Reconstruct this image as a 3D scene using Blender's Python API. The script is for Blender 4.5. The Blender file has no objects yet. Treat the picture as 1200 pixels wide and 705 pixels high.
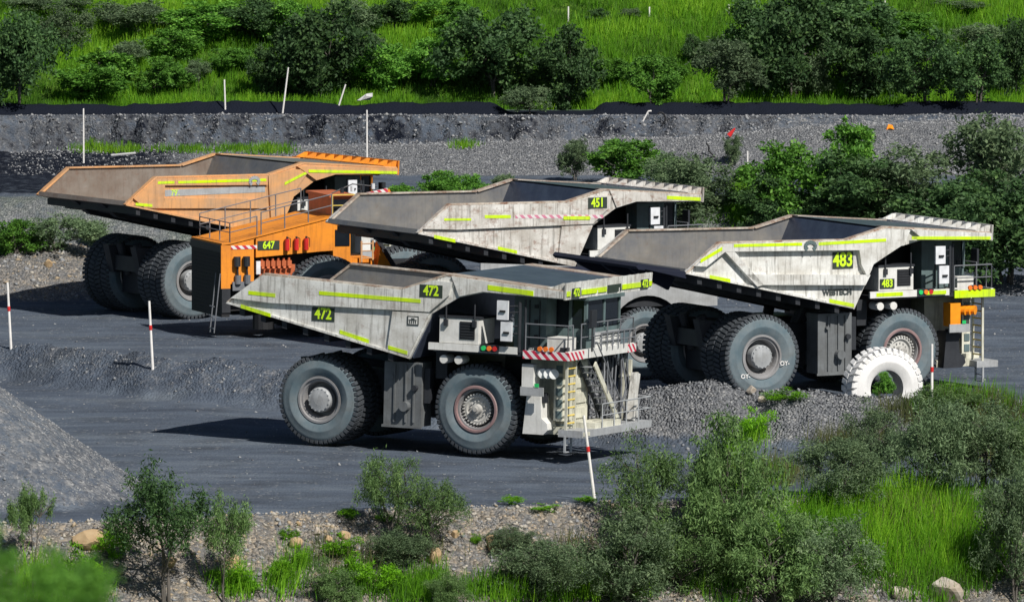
import bpy, math, random
import numpy as np
from mathutils import Vector, Matrix
random.seed(7); rng = np.random.default_rng(7)
C = bpy.context.scene.collection
R = math.radians
scene = bpy.context.scene

# ------------------------------------------------------------------ camera
F_PX, PITCH, CAM_H = 10960.0, R(4.58), 35.7
cam = bpy.data.cameras.new('camera'); camo = bpy.data.objects.new('camera', cam); C.objects.link(camo)
camo.location = (0, 0, CAM_H); camo.rotation_euler = (R(90) - PITCH, 0, 0)
cam.sensor_width = 36; cam.lens = F_PX / 1200 * 36; cam.clip_start = 1; cam.clip_end = 6000
cam.dof.use_dof = True; cam.dof.focus_distance = 378; cam.dof.aperture_fstop = 4.2
scene.camera = camo

# ------------------------------------------------------------------ light
SUN_AZ = (0.57, -0.82); SUN_EL = R(45)
w = bpy.data.worlds.new('World'); scene.world = w; w.use_nodes = True
nt = w.node_tree; bg = nt.nodes['Background']; sky = nt.nodes.new('ShaderNodeTexSky')
sky.sky_type = 'NISHITA'; sky.sun_disc = False; sky.sun_elevation = SUN_EL
sky.sun_rotation = math.atan2(SUN_AZ[0], SUN_AZ[1])
nt.links.new(sky.outputs[0], bg.inputs[0]); bg.inputs[1].default_value = 0.05
sl = bpy.data.lights.new('sun', 'SUN'); sl.energy = 5.0; sl.angle = R(0.5); sl.color = (1, 0.95, 0.87)
so = bpy.data.objects.new('sun', sl); C.objects.link(so)
n = math.hypot(*SUN_AZ)
sd = Vector((SUN_AZ[0]/n*math.cos(SUN_EL), SUN_AZ[1]/n*math.cos(SUN_EL), math.sin(SUN_EL)))
so.rotation_euler = sd.to_track_quat('Z', 'Y').to_euler(); so.location = (60, -40, 90)
scene.view_settings.view_transform = 'Standard'; scene.view_settings.look = 'None'
scene.view_settings.exposure = 0.0; scene.view_settings.gamma = 1.0

# ------------------------------------------------------------------ materials
def new_mat(name):
    m = bpy.data.materials.new(name); m.use_nodes = True
    return m, m.node_tree, m.node_tree.nodes['Principled BSDF']
def N(nt, t, **kw):
    x = nt.nodes.new(t)
    for k, v in kw.items(): setattr(x, k, v)
    return x
def col(c): return (c[0], c[1], c[2], 1)
def ramp(nt, fac, stops):
    r = N(nt, 'ShaderNodeValToRGB'); e = r.color_ramp.elements
    e[0].position, e[0].color = stops[0][0], col(stops[0][1])
    e[1].position, e[1].color = stops[-1][0], col(stops[-1][1])
    for p, c in stops[1:-1]:
        q = e.new(p); q.color = col(c)
    nt.links.new(fac, r.inputs[0]); return r.outputs[0]
def mixc(nt, f, a, b):
    m = N(nt, 'ShaderNodeMix', data_type='RGBA')
    if isinstance(f, float): m.inputs[0].default_value = f
    else: nt.links.new(f, m.inputs[0])
    for i, x in ((6, a), (7, b)):
        if isinstance(x, tuple): m.inputs[i].default_value = col(x)
        else: nt.links.new(x, m.inputs[i])
    return m.outputs[2]
def coords(nt, scale=(1, 1, 1), kind='Object'):
    t = N(nt, 'ShaderNodeTexCoord'); mp = N(nt, 'ShaderNodeMapping'); mp.inputs['Scale'].default_value = scale
    nt.links.new(t.outputs[kind], mp.inputs[0]); return mp.outputs[0]
def noise(nt, vec, scale, detail=4, rough=.6):
    x = N(nt, 'ShaderNodeTexNoise'); x.inputs['Scale'].default_value = scale
    x.inputs['Detail'].default_value = detail; x.inputs['Roughness'].default_value = rough
    nt.links.new(vec, x.inputs['Vector']); return x.outputs[0]
def bump(nt, bs, h, dist, st=1.0):
    b = N(nt, 'ShaderNodeBump'); b.inputs['Distance'].default_value = dist; b.inputs['Strength'].default_value = st
    nt.links.new(h, b.inputs['Height']); nt.links.new(b.outputs[0], bs.inputs['Normal'])

def paint(name, base, dirt, amt=.5, streak=.4, rough=.55, metal=0.0, rust=0.0):
    m, nt, bs = new_mat(name)
    v = coords(nt)
    a = noise(nt, v, 1.1, 6, .65)
    c1 = ramp(nt, a, [(.5 - .25*amt, base), (.5 + .45*(1.1-amt), dirt)])
    vs = coords(nt, (5.0, 5.0, .35)); s = noise(nt, vs, 1.6, 5, .7)
    sf = ramp(nt, s, [(.50, (0, 0, 0)), (.70, (streak,)*3)])
    c2 = mixc(nt, sf, c1, tuple(x*.35 for x in dirt))
    sm = noise(nt, coords(nt, (1, 1, 2.2)), .55, 6, .7)
    c2 = mixc(nt, ramp(nt, sm, [(.50, (0, 0, 0)), (.72, (min(1, amt*1.0),)*3)]), c2, tuple(x*y for x, y in zip(dirt, (.72, .68, .62))))
    if rust > 0:
        r = noise(nt, coords(nt, (1, 1, 1.6)), 2.3, 8, .75)
        rf = ramp(nt, r, [(.60 - .12*rust, (0, 0, 0)), (.66, (rust,)*3)])
        c2 = mixc(nt, rf, c2, (.20, .085, .045))
    nt.links.new(c2, bs.inputs['Base Color']); bs.inputs['Roughness'].default_value = rough
    bs.inputs['Metallic'].default_value = metal
    bump(nt, bs, noise(nt, v, 14, 4), .01, .5)
    return m
def plain(name, c, rough=.6, metal=0.0, emit=None, var=.15):
    m, nt, bs = new_mat(name)
    a = noise(nt, coords(nt), 3.0, 4)
    nt.links.new(ramp(nt, a, [(.3, tuple(x*(1-var) for x in c)), (.7, tuple(min(1, x*(1+var)) for x in c))]), bs.inputs['Base Color'])
    bs.inputs['Roughness'].default_value = rough; bs.inputs['Metallic'].default_value = metal
    return m
M = {}
M['white'] = paint('white_paint_dirty', (.78, .79, .77), (.42, .40, .36), .46, .8, rust=.35)
M['white2'] = paint('white_paint', (.78, .78, .76), (.52, .52, .49), .35, .3)
M['cream'] = paint('cream_paint', (.72, .71, .60), (.42, .42, .34), .5, .5)
M['rustwhite'] = paint('chipped_white_paint', (.60, .56, .50), (.36, .29, .23), .75, .6, rust=1.0)
M['white_rust'] = paint('rust_stained_white', (.72, .71, .68), (.42, .39, .35), .6, .8, rust=.7)
M['tank_grey'] = paint('dusty_dark_grey', (.17, .185, .195), (.11, .115, .12), .6, .5)
M['grey_paint'] = paint('pale_grey_paint', (.42, .44, .46), (.28, .29, .30), .5, .3)
M['greygreen_shaded'] = paint('grey_green_paint_shaded', (.13, .19, .20), (.09, .12, .12), .5, .3)  # grey-green darkened: shade under the canopy is put into the colour
M['orange'] = paint('orange_paint', (.88, .30, .02), (.62, .21, .03), .4, .35)
M['orange_faded'] = paint('faded_orange_paint', (.70, .36, .15), (.46, .31, .20), .5, .4)
M['steel'] = paint('worn_grey_steel', (.17, .18, .20), (.30, .285, .26), .65, .35, rough=.42, metal=.3, rust=.25)
M['steel_brown'] = paint('worn_brown_steel', (.20, .15, .12), (.30, .27, .24), .6, .4, rough=.5, metal=.2, rust=.4)
M['steel_blue'] = paint('polished_dark_steel', (.06, .075, .12), (.12, .15, .21), .5, .2, rough=.35, metal=.4)
M['darkframe'] = paint('dark_grey_frame', (.018, .021, .028), (.038, .042, .05), .5, .3)
M['black'] = plain('black', (.012, .013, .016), .7)
M['rail'] = plain('dark_rail_paint', (.16, .17, .19), .5)
M['rail_light'] = plain('pale_rail_paint', (.36, .38, .40), .5)
M['tyre'] = paint('dusty_tyre_wall', (.085, .135, .165), (.17, .205, .225), .8, .25, rough=.85)
M['tread'] = plain('tyre_tread', (.055, .064, .076), .9)
M['tyre_white'] = paint('white_painted_rubber', (.80, .80, .80), (.68, .68, .68), .3, .15, rough=.7)
M['rim'] = paint('grey_rim', (.34, .34, .35), (.20, .19, .19), .5, .1, rough=.5, metal=.2)
M['rim_red'] = plain('brown_red_rim', (.26, .17, .17), .6)
M['hub'] = paint('pale_hub', (.56, .56, .54), (.36, .35, .33), .5, .1)
M['lime'] = paint('lime_reflective_tape', (.64, .92, .0), (.46, .60, .10), .35, .5, rough=.4)
M['lime_num'] = plain('lime_number_paint', (.62, .92, .03), .4, var=.03)
M['plate'] = plain('dark_green_plate', (.03, .045, .035), .6)
M['red'] = plain('red_paint', (.62, .03, .03), .35)
M['amber'] = plain('amber_lens', (.85, .20, .03), .3)
M['green_lens'] = plain('green_lens', (.03, .55, .15), .3)
M['glass'] = plain('dark_glass', (.012, .016, .022), .08)
M['mirror'] = plain('mirror_housing', (.74, .76, .80), .3)
M['orangebox'] = plain('bright_orange_box', (.90, .30, .01), .45)
M['yellow'] = plain('yellow_rung', (.72, .55, .12), .5)
M['ink'] = plain('dark_marking', (.05, .06, .06), .7)
M['copper'] = plain('copper_engine_paint', (.50, .13, .05), .5)
M['navy'] = paint('navy_paint', (.014, .022, .06), (.03, .04, .07), .5, .2)
M['blacktank'] = plain('black_tank', (.008, .012, .03), .95)
M['whitelens'] = plain('white_lamp', (.78, .80, .80), .2)
M['pole'] = plain('white_plastic_pole', (.82, .80, .78), .5)
M['sand'] = paint('tan_sandstone', (.46, .34, .20), (.36, .24, .13), .5, .2, rough=.9)
M['paleb'] = paint('pale_boulder', (.46, .42, .37), (.34, .27, .20), .5, .2, rough=.9)
M['tin'] = plain('bent_tin', (.55, .55, .56), .4)

def hazard_mat(name, a, b, k=6.0):
    m, nt, bs = new_mat(name)
    t = N(nt, 'ShaderNodeTexCoord'); s = N(nt, 'ShaderNodeSeparateXYZ'); nt.links.new(t.outputs['Object'], s.inputs[0])
    def mth(op, x, y):
        q = N(nt, 'ShaderNodeMath', operation=op)
        for i, z in ((0, x), (1, y)):
            if isinstance(z, (int, float)): q.inputs[i].default_value = z
            else: nt.links.new(z, q.inputs[i])
        return q.outputs[0]
    q = mth('ADD', mth('ADD', s.outputs[0], s.outputs[1]), s.outputs[2])
    f = mth('GREATER_THAN', mth('FRACT', mth('MULTIPLY', q, k/2.2), 0), .5)
    nt.links.new(mixc(nt, f, a, b), bs.inputs['Base Color']); bs.inputs['Roughness'].default_value = .5
    return m
M['hazard'] = hazard_mat('red_white_chevrons', (.74, .74, .74), (.55, .03, .07))
M['hazard_pink'] = hazard_mat('pink_white_chevrons', (.70, .66, .66), (.60, .22, .32))

# ------------------------------------------------------------------ mesh helper
class MB:
    def __init__(s): s.v = []; s.f = []; s.m = []
    def add(s, vs, fs, m=0):
        o = len(s.v); s.v += [tuple(v) for v in vs]
        for f in fs: s.f.append(tuple(i + o for i in f)); s.m.append(m)
        return s
    def box(s, x0, x1, y0, y1, z0, z1, m=0):
        return s.add([(x0,y0,z0),(x1,y0,z0),(x1,y1,z0),(x0,y1,z0),(x0,y0,z1),(x1,y0,z1),(x1,y1,z1),(x0,y1,z1)],
                     [(3,2,1,0),(4,5,6,7),(0,1,5,4),(1,2,6,5),(2,3,7,6),(3,0,4,7)], m)
    def prism(s, poly, y0, y1, m=0):            # polygon in xz, extruded along y
        n = len(poly)
        a = sum(poly[i][0]*poly[(i+1)%n][1]-poly[(i+1)%n][0]*poly[i][1] for i in range(n))
        if a < 0: poly = poly[::-1]
        vs = [(x, y0, z) for x, z in poly] + [(x, y1, z) for x, z in poly]
        fs = [tuple(range(n)), tuple(range(2*n-1, n-1, -1))] + [(i+n, (i+1)%n+n, (i+1)%n, i) for i in range(n)]
        return s.add(vs, fs, m)
    def prismx(s, poly, x0, x1, m=0):           # polygon in yz, extruded along x
        n = len(poly)
        a = sum(poly[i][0]*poly[(i+1)%n][1]-poly[(i+1)%n][0]*poly[i][1] for i in range(n))
        if a < 0: poly = poly[::-1]
        vs = [(x0, y, z) for y, z in poly] + [(x1, y, z) for y, z in poly]
        fs = [tuple(range(n-1, -1, -1)), tuple(range(n, 2*n))] + [(i, (i+1)%n, (i+1)%n+n, i+n) for i in range(n)]
        return s.add(vs, fs, m)
    def tube(s, p, q, r, n=6, m=0, r2=None, caps=True):
        p, q = Vector(p), Vector(q); d = (q-p)
        if d.length < 1e-6: return s
        d.normalize(); u = d.orthogonal().normalized(); w_ = d.cross(u); r2 = r if r2 is None else r2
        vs = []
        for c, rr in ((p, r), (q, r2)):
            for i in range(n):
                t = 2*math.pi*i/n; vs.append(c + u*math.cos(t)*rr + w_*math.sin(t)*rr)
        fs = [(i, (i+1)%n, (i+1)%n+n, i+n) for i in range(n)]
        if caps: fs += [tuple(range(n-1, -1, -1)), tuple(range(n, 2*n))]
        return s.add(vs, fs, m)
    def path(s, pts, r, n=6, m=0):
        for a, b in zip(pts, pts[1:]): s.tube(a, b, r, n, m)
        return s
    def lathe(s, prof, n=40, m=0, ax='y', c=(0,0,0), close=False):  # prof: (axial, radius)
        vs = []; k = len(prof)
        for i in range(n):
            t = 2*math.pi*i/n
            for a, r in prof:
                vs.append((c[0]+r*math.cos(t), c[1]+a, c[2]+r*math.sin(t)) if ax == 'y' else
                          (c[0]+a, c[1]+r*math.cos(t), c[2]+r*math.sin(t)))
        fs = []
        for i in range(n):
            j = (i+1) % n
            for q in range(k if close else k-1):
                q2 = (q+1) % k
                fs.append((i*k+q, i*k+q2, j*k+q2, j*k+q))
        return s.add(vs, fs, m)
    def bar(s, p, q, w_, h, m=0):               # rectangular bar, h roughly vertical
        p, q = Vector(p), Vector(q); d = (q-p).normalized()
        up = Vector((0, 0, 1)) if abs(d.z) < .95 else Vector((1, 0, 0))
        sd_ = d.cross(up).normalized(); up = sd_.cross(d).normalized()
        vs = []
        for c in (p, q):
            for a, b in ((-1,-1),(1,-1),(1,1),(-1,1)): vs.append(c + sd_*a*w_/2 + up*b*h/2)
        return s.add(vs, [(3,2,1,0),(4,5,6,7),(0,1,5,4),(1,2,6,5),(2,3,7,6),(3,0,4,7)], m)
    def mesh(s, name, mats, smooth=False):
        me = bpy.data.meshes.new(name); me.from_pydata(s.v, [], s.f)
        for x in mats: me.materials.append(x)
        me.polygons.foreach_set('material_index', s.m)
        if smooth: me.polygons.foreach_set('use_smooth', [True]*len(s.f))
        me.update(); return me
    def build(s, name, mats, parent=None, smooth=False, label=None):
        if not isinstance(mats, (list, tuple)): mats = [mats]
        o = bpy.data.objects.new(name, s.mesh(name, mats, smooth)); C.objects.link(o)
        if parent: o.parent = parent
        if label: o['label'] = label
        return o
def root(name, label, cat, loc=(0,0,0), rz=0, group=None, ry=0, rx=0):
    o = bpy.data.objects.new(name, None); C.objects.link(o); o.empty_display_size = .3
    o.location = loc; o.rotation_euler = (rx, ry, rz); o['label'] = label; o['category'] = cat
    if group: o['group'] = group
    return o
def tag(o, label, cat, group=None):
    o['label'] = label; o['category'] = cat
    if group: o['group'] = group
    return o
def text(name, s, size, mat, parent, loc, rot=(R(90), 0, 0), bold=.02, sx=1.0):
    cu = bpy.data.curves.new(name, 'FONT'); cu.body = s; cu.size = size; cu.offset = bold; cu.extrude = .006
    cu.align_x = 'CENTER'; cu.align_y = 'CENTER'
    t = bpy.data.objects.new('tmp', cu)
    me = bpy.data.meshes.new_from_object(t); bpy.data.objects.remove(t)
    me.materials.clear(); me.materials.append(mat)
    o = bpy.data.objects.new(name, me); C.objects.link(o); o.parent = parent
    o.location = loc; o.rotation_euler = rot; o.scale = (sx, 1, 1); return o

# ------------------------------------------------------------------ terrain
def vnoise(x, y, seed=0):
    xi = np.floor(x).astype(np.int64); yi = np.floor(y).astype(np.int64); fx = x-xi; fy = y-yi
    fx = fx*fx*(3-2*fx); fy = fy*fy*(3-2*fy)
    def h(a, b):
        k = (a*374761393 + b*668265263 + seed*2246822519) & 0xffffffff
        k = ((k ^ (k >> 13))*1274126177) & 0xffffffff
        return ((k ^ (k >> 16)) & 0xffff)/65535.0
    return (h(xi, yi)*(1-fx)+h(xi+1, yi)*fx)*(1-fy) + (h(xi, yi+1)*(1-fx)+h(xi+1, yi+1)*fx)*fy
def fbm(x, y, seed=0, o=4):
    t = 0; a = .5; 
    for i in range(o):
        t = t + a*(vnoise(x*2**i, y*2**i, seed+i)-.5); a *= .5
    return t
def ss(a, b, x):
    t = np.clip((x-a)/(b-a), 0, 1); return t*t*(3-2*t)
BX = [-60, -21.8, -15.5, -9.8, -1.5, 5.6, 13.8, 16.9, 21, 60]
BY = [408, 405, 397.5, 393, 385.5, 379.5, 376.2, 375.8, 378, 384]
BH = [1.1, 1.25, 1.4, 1.35, 1.6, 1.9, 1.95, 1.8, 1.4, 1.2]
def edge_y(X): return 349.6 + .30*np.clip(X, -30, 30) - 1.2*ss(-8, -16, X) + .9*fbm(X*.4, X*0+3, 5)
def crest(X): return np.interp(X, BX, BY), np.interp(X, BX, BH)
def face_h(X): return 5.2 + .12*fbm(X*.3, X*0, 9)
def terr(X, Y):
    X = np.asarray(X, float); Y = np.asarray(Y, float)
    yc, bh = crest(X)
    z = .10*fbm(X*.25, Y*.1, 1) + .03*fbm(X*1.5, Y*.8, 2)
    z = z - .030*np.clip(X+8.5, 0, 16)*(1-ss(0, 4, Y-(yc-3)))*ss(2, 8, Y-edge_y(X))
    z = z - .026*np.clip(Y-373, 0, 7)*ss(-14, -9, X)*(1-ss(8, 12, X))*(1-ss(0, 3, Y-(yc-2)))
    z = z - .36*ss(-6, -3, X)*(1-ss(10, 13, X))*ss(399, 402, Y)*(1-ss(414, 417, Y))
    # pushed-up berm between the haul road and the parked trucks
    d = Y - yc; hh = bh*(1+.35*fbm(X*.5, Y*.1, 11)) + .25*fbm(X*1.3, Y*1.3, 12)
    z = np.maximum(z, hh*(1+.12*(X < -6)) - np.interp(X, [-22, -6, 2], [.45, .5, .66])*np.abs(d) + .28*fbm(X*.9, Y*.9, 13) + .10*fbm(X*4, Y*4, 14))
    # stockpile at the left
    r = np.hypot(X+21.4, (Y-354)*1.0)
    z = np.maximum(z, 5.4 - .70*r + .5*np.exp(-r*.5)*-1 + .10*fbm(X*1.2, Y*1.2, 15) + .05*fbm(X*5, Y*5, 16))
    # low mound behind the orange truck's tail
    r = np.hypot((X+24.8)/1.35, (Y-452))
    z = np.maximum(z, 2.5 - .055*r**2 + .3*fbm(X*.8, Y*.8, 17))
    # rubble at the right
    r = np.hypot((X-26.5)/2.2, (Y-452)); z = np.maximum(z, .8 - .06*r**2 + .35*fbm(X*1.4, Y*1.4, 18))
    # terrace, gravel ramp, cut face, top bench and the grass hill
    wob = 1.6*fbm(X*.15, X*0, 20)
    z = z + 2.6*ss(474, 479.5, Y+wob) + (.25*fbm(X*.7, Y*.7, 21))*ss(472, 475, Y)*(1-ss(480, 483, Y))
    z2 = np.interp(X, [-30, -12, 0, 9, 16, 27], [3.3, 3.65, 3.9, 4.15, 4.75, 5.2]) - 2.6
    z = z + z2*ss(496, 502.5, Y+wob*.6)
    fw = Y + 1.6*fbm(X*.5, X*0, 22, 5) + 2.0*fbm(X*1.6, Y*.3, 23) + .8*fbm(X*3, Y*3, 29)
    rest = np.maximum(face_h(X) - 2.6 - z2, 0)
    z = z + rest*ss(504.6, 506.6, fw) + .25*fbm(X*1.2, Y*1.2, 24)*ss(495, 499, Y)*(1-ss(506, 507, Y))
    gap = 1 - ss(-1.3, .2, X)*(1-ss(4.0, 5.2, X))
    z = np.maximum(z, face_h(X) + .55*gap + gap*(.45*fbm(X*.35, Y*.2, 25) + .25*fbm(X*1.8, Y*1.8, 30)) - .55*np.abs(Y-509.3) + .0)*(Y > 506.6) + z*(Y <= 506.6)
    g = np.clip(Y-512, 0, 190)
    z = z + .33*g*ss(0, 6, g) + .6*fbm(X*.12, Y*.12, 26)*ss(512, 516, Y)
    # foreground bank falling to a gully, then the lookout hill
    e = edge_y(X) - Y
    bank = -.62*np.clip(e, 0, 60) + (.35*fbm(X*.7, Y*.7, 27) + .12*fbm(X*2.5, Y*2.5, 28))*ss(0, 2, e)
    look = 29 - .118*np.clip(Y, -400, 400)
    z = np.where(e > 0, np.maximum(bank + .0*z, np.where(Y < 338, look, -99)), z)
    r = np.hypot(X+21.4, (Y-354)); z = np.maximum(z, np.where(r < 9, 5.4 - .70*r + .10*fbm(X*1.2, Y*1.2, 15), -99))
    return z
def T(x, y): return float(terr(np.array([x]), np.array([y]))[0])
def ray(u, v):
    a = (u-600)/F_PX; b = (v-352.5)/F_PX
    return a, math.cos(PITCH)-b*math.sin(PITCH), -math.sin(PITCH)-b*math.cos(PITCH)
def place(u, v, y0=322, y1=560):
    """ground point where the sight line through a photo pixel first meets the terrain"""
    d = ray(u, v); ys = np.arange(y0, y1, .1); t = ys/d[1]
    zz = CAM_H + d[2]*t; h = terr(d[0]*t, ys); k = np.nonzero(h >= zz)[0]
    i = k[0] if len(k) else len(ys)-1
    return float(d[0]*t[i]), float(ys[i]), float(h[i])

xs = np.concatenate([np.array([-1500, -700, -350, -180, -100, -65]), np.arange(-45, 45.01, .22), np.array([65, 100, 180, 350, 700, 1500])])
ys = np.concatenate([np.array([-400, -150, -60, 0, 30, 60, 100, 150, 200, 250, 290, 315]), np.arange(325, 362, .22), np.arange(362, 372, .4), np.arange(372, 410, .25), np.arange(410, 445, .45),
                     np.arange(445, 502, .28), np.arange(502, 509, .12), np.arange(509, 515, .28), np.arange(515, 545, .5), np.array([550, 570, 600, 650, 702, 800, 1500])])
GX, GY = np.meshgrid(xs, ys); GZ = terr(GX, GY)
nx, ny = len(xs), len(ys)
co = np.stack([GX, GY, GZ], -1).reshape(-1, 3)
i0 = (np.arange(ny-1)[:, None]*nx + np.arange(nx-1)[None]).reshape(-1)
fc = np.stack([i0, i0+1, i0+nx+1, i0+nx], -1)
me = bpy.data.meshes.new('ground'); me.vertices.add(len(co)); me.vertices.foreach_set('co', co.astype(np.float32).reshape(-1))
me.loops.add(fc.size); me.loops.foreach_set('vertex_index', fc.reshape(-1).astype(np.int32))
me.polygons.add(len(fc)); me.polygons.foreach_set('loop_start', np.arange(0, fc.size, 4, dtype=np.int32))
me.update(calc_edges=True); me.validate()
X, Y = GX.reshape(-1), GY.reshape(-1); yc, bh = crest(X)
fn = fbm(X*.6, Y*.6, 40)*1.0
gravel = np.zeros_like(X); green = np.zeros_like(X); coal = np.zeros_like(X); dry = np.zeros_like(X)
d = np.abs(Y-yc)/(bh/np.interp(X, [-22, -6, 2], [.45, .5, .66]))
gravel = np.maximum(gravel, (1-ss(.75, 1.15, d))*np.interp(X, [-22, -8, 2, 8], [.22, .28, .8, .95]))
pile = np.hypot(X+21.4, Y-354); gravel = np.maximum(gravel, .42*(1-ss(7.2, 8.2, pile)))
e = edge_y(X)-Y; bankm = ss(-.2, .3, e)*(pile > 7.6)
gravel = np.maximum(gravel, bankm); dry = np.maximum(dry, bankm)
green = np.maximum(green, ss(8, 14, e))
rm = 1-ss(.8, 1.2, np.hypot((X+24.8)/1.35, Y-452)/6.6)
gravel = np.maximum(gravel, .95*rm); dry = np.maximum(dry, .6*rm)
rr = 1-ss(.7, 1.2, np.hypot((X-26.5)/2.2, Y-452)/4.0); gravel = np.maximum(gravel, .55*rr)
te = ss(470, 474, Y)*(1-ss(480, 482, Y)); gravel = np.maximum(gravel, te*.6); green = np.maximum(green, te*np.clip(ss(-8, 14, X)+.35, 0, 1)*.8*np.clip(.5+fn*2, 0, 1))
gr = ss(495.5, 497.5, Y)*(1-ss(504, 507, Y)); gravel = np.maximum(gravel, gr*np.interp(X, [-26, -14, -6, 30], [.5, .6, .9, .95]))
coal = np.maximum(coal, ss(481, 484, Y)*(1-ss(504, 505, Y))*ss(-14, -20, X)*.6)
facem = ss(503.6, 505, Y)*(1-ss(507.2, 507.8, Y)); gravel = np.where(facem > .5, .42+.5*fn, gravel); coal = np.maximum(coal, facem*np.clip(.40+fn*.5+.4*fbm(X*.15, X*0, 44), 0, .6)*(1-ss(14, 20, X)*.6))
coal = np.maximum(coal, ss(507.2, 507.8, Y)*(1-ss(511, 512.5, Y)))
green = np.maximum(green, ss(511.5, 513, Y))
attr = me.color_attributes.new('zone', 'FLOAT_COLOR', 'POINT')
attr.data.foreach_set('color', np.clip(np.stack([gravel, green, coal, dry], -1), 0, 1).astype(np.float32).reshape(-1))
ground = bpy.data.objects.new('ground', me); C.objects.link(ground); ground['kind'] = 'structure'

m, nt, bs = new_mat('mine_ground')
a = N(nt, 'ShaderNodeAttribute'); a.attribute_name = 'zone'
sep = N(nt, 'ShaderNodeSeparateColor'); nt.links.new(a.outputs['Color'], sep.inputs[0])
P = coords(nt)
n1 = noise(nt, P, .35, 6); n2 = noise(nt, P, 2.2, 5); ns = noise(nt, coords(nt, (.22, .75, 1)), .5, 9, .74)
road = ramp(nt, ns, [(.34, (.058, .072, .098)), (.5, (.092, .114, .150)), (.66, (.140, .166, .200))])
road = mixc(nt, ramp(nt, n1, [(.45, (0, 0, 0)), (.7, (.6, .6, .6))]), road, (.050, .056, .066))
vor = N(nt, 'ShaderNodeTexVoronoi'); vor.inputs['Scale'].default_value = 8.5; nt.links.new(P, vor.inputs['Vector'])
vs = N(nt, 'ShaderNodeSeparateColor'); nt.links.new(vor.outputs['Color'], vs.inputs[0])
stone = ramp(nt, vs.outputs[0], [(0, (.09, .097, .11)), (.5, (.18, .187, .20)), (.85, (.25, .255, .265)), (1, (.36, .36, .355))])
drys = ramp(nt, vs.outputs[1], [(0, (.13, .115, .095)), (.5, (.27, .245, .21)), (.85, (.38, .33, .27)), (1, (.52, .42, .30))])
gcol = mixc(nt, a.outputs['Alpha'], stone, drys)
gcol = mixc(nt, ramp(nt, n2, [(.38, (.75, .75, .75)), (.6, (0, 0, 0))]), gcol, (.15, .16, .175))
gm = N(nt, 'ShaderNodeMath', operation='MULTIPLY_ADD'); nt.links.new(n2, gm.inputs[0]); gm.inputs[1].default_value = 1.1
gs = N(nt, 'ShaderNodeMath', operation='SUBTRACT'); nt.links.new(sep.outputs[0], gs.inputs[0]); gs.inputs[1].default_value = .5
nt.links.new(gs.outputs[0], gm.inputs[2])
c = mixc(nt, ramp(nt, gm.outputs[0], [(.30, (0, 0, 0)), (.62, (1, 1, 1))]), road, gcol)
# sparse bright chips everywhere
chip = ramp(nt, vs.outputs[2], [(.965, (0, 0, 0)), (.98, (.7, .7, .7))])
chm = N(nt, 'ShaderNodeMath', operation='MULTIPLY'); nt.links.new(chip, chm.inputs[0]); nt.links.new(ramp(nt, n1, [(.4, (0, 0, 0)), (.6, (1, 1, 1))]), chm.inputs[1])
c = mixc(nt, chm.outputs[0], c, (.30, .31, .32))
ck = N(nt, 'ShaderNodeMath', operation='MULTIPLY_ADD'); nt.links.new(n2, ck.inputs[0]); ck.inputs[1].default_value = .8
cs = N(nt, 'ShaderNodeMath', operation='SUBTRACT'); nt.links.new(sep.outputs[2], cs.inputs[0]); cs.inputs[1].default_value = .4
nt.links.new(cs.outputs[0], ck.inputs[2])
c = mixc(nt, ramp(nt, ck.outputs[0], [(.35, (0, 0, 0)), (.6, (1, 1, 1))]), c, (.010, .013, .022))
soil = ramp(nt, n2, [(.3, (.04, .085, .012)), (.7, (.09, .18, .02))])
c = mixc(nt, sep.outputs[1], c, soil)
nt.links.new(c, bs.inputs['Base Color']); bs.inputs['Roughness'].default_value = .95; bs.inputs['Specular IOR Level'].default_value = .08
hb = N(nt, 'ShaderNodeMath', operation='MULTIPLY_ADD'); nt.links.new(vor.outputs['Distance'], hb.inputs[0]); hb.inputs[1].default_value = -1.2
nt.links.new(n2, hb.inputs[2]); hm = N(nt, 'ShaderNodeMath', operation='MULTIPLY'); nt.links.new(hb.outputs[0], hm.inputs[0])
hs = N(nt, 'ShaderNodeMath', operation='ADD'); nt.links.new(sep.outputs[0], hs.inputs[0]); hs.inputs[1].default_value = .25; nt.links.new(hs.outputs[0], hm.inputs[1])
bump(nt, bs, hm.outputs[0], .16, .8)
me.materials.append(m)

# loose stones -------------------------------------------------------------
def stones(name, pts, smin, smax, mats, seed):
    r = np.random.default_rng(seed); n = len(pts)
    base = np.array([(1,0,0),(0,1,0),(-1,0,0),(0,-1,0),(0,0,1),(0,0,-1)], float)
    tri = np.array([(0,1,4),(1,2,4),(2,3,4),(3,0,4),(1,0,5),(2,1,5),(3,2,5),(0,3,5)])
    s = smin*(smax/smin)**(r.random(n)**2.2)
    v = base[None]*(s[:, None, None]*r.uniform(.5, 1.1, (n, 6, 1)))*np.array([1, 1, .75])
    v = v + r.normal(0, .18, (n, 6, 3))*s[:, None, None]
    v = v + pts[:, None, :]
    me = bpy.data.meshes.new(name); f = (tri[None] + (np.arange(n)*6)[:, None, None]).reshape(-1, 3)
    me.vertices.add(n*6); me.vertices.foreach_set('co', v.astype(np.float32).reshape(-1))
    me.loops.add(f.size); me.loops.foreach_set('vertex_index', f.reshape(-1).astype(np.int32))
    me.polygons.add(len(f)); me.polygons.foreach_set('loop_start', np.arange(0, f.size, 3, dtype=np.int32))
    for q in mats: me.materials.append(q)
    me.polygons.foreach_set('material_index', np.repeat(r.integers(0, len(mats), n), 8).astype(np.int32))
    me.update(calc_edges=True)
    o = bpy.data.objects.new(name, me); C.objects.link(o); o['kind'] = 'stuff'; return o
sa = plain('stone_grey', (.25, .26, .275), .9); sb = plain('stone_pale', (.30, .305, .31), .9); sc_ = plain('stone_dark', (.12, .125, .14), .9)
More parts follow.
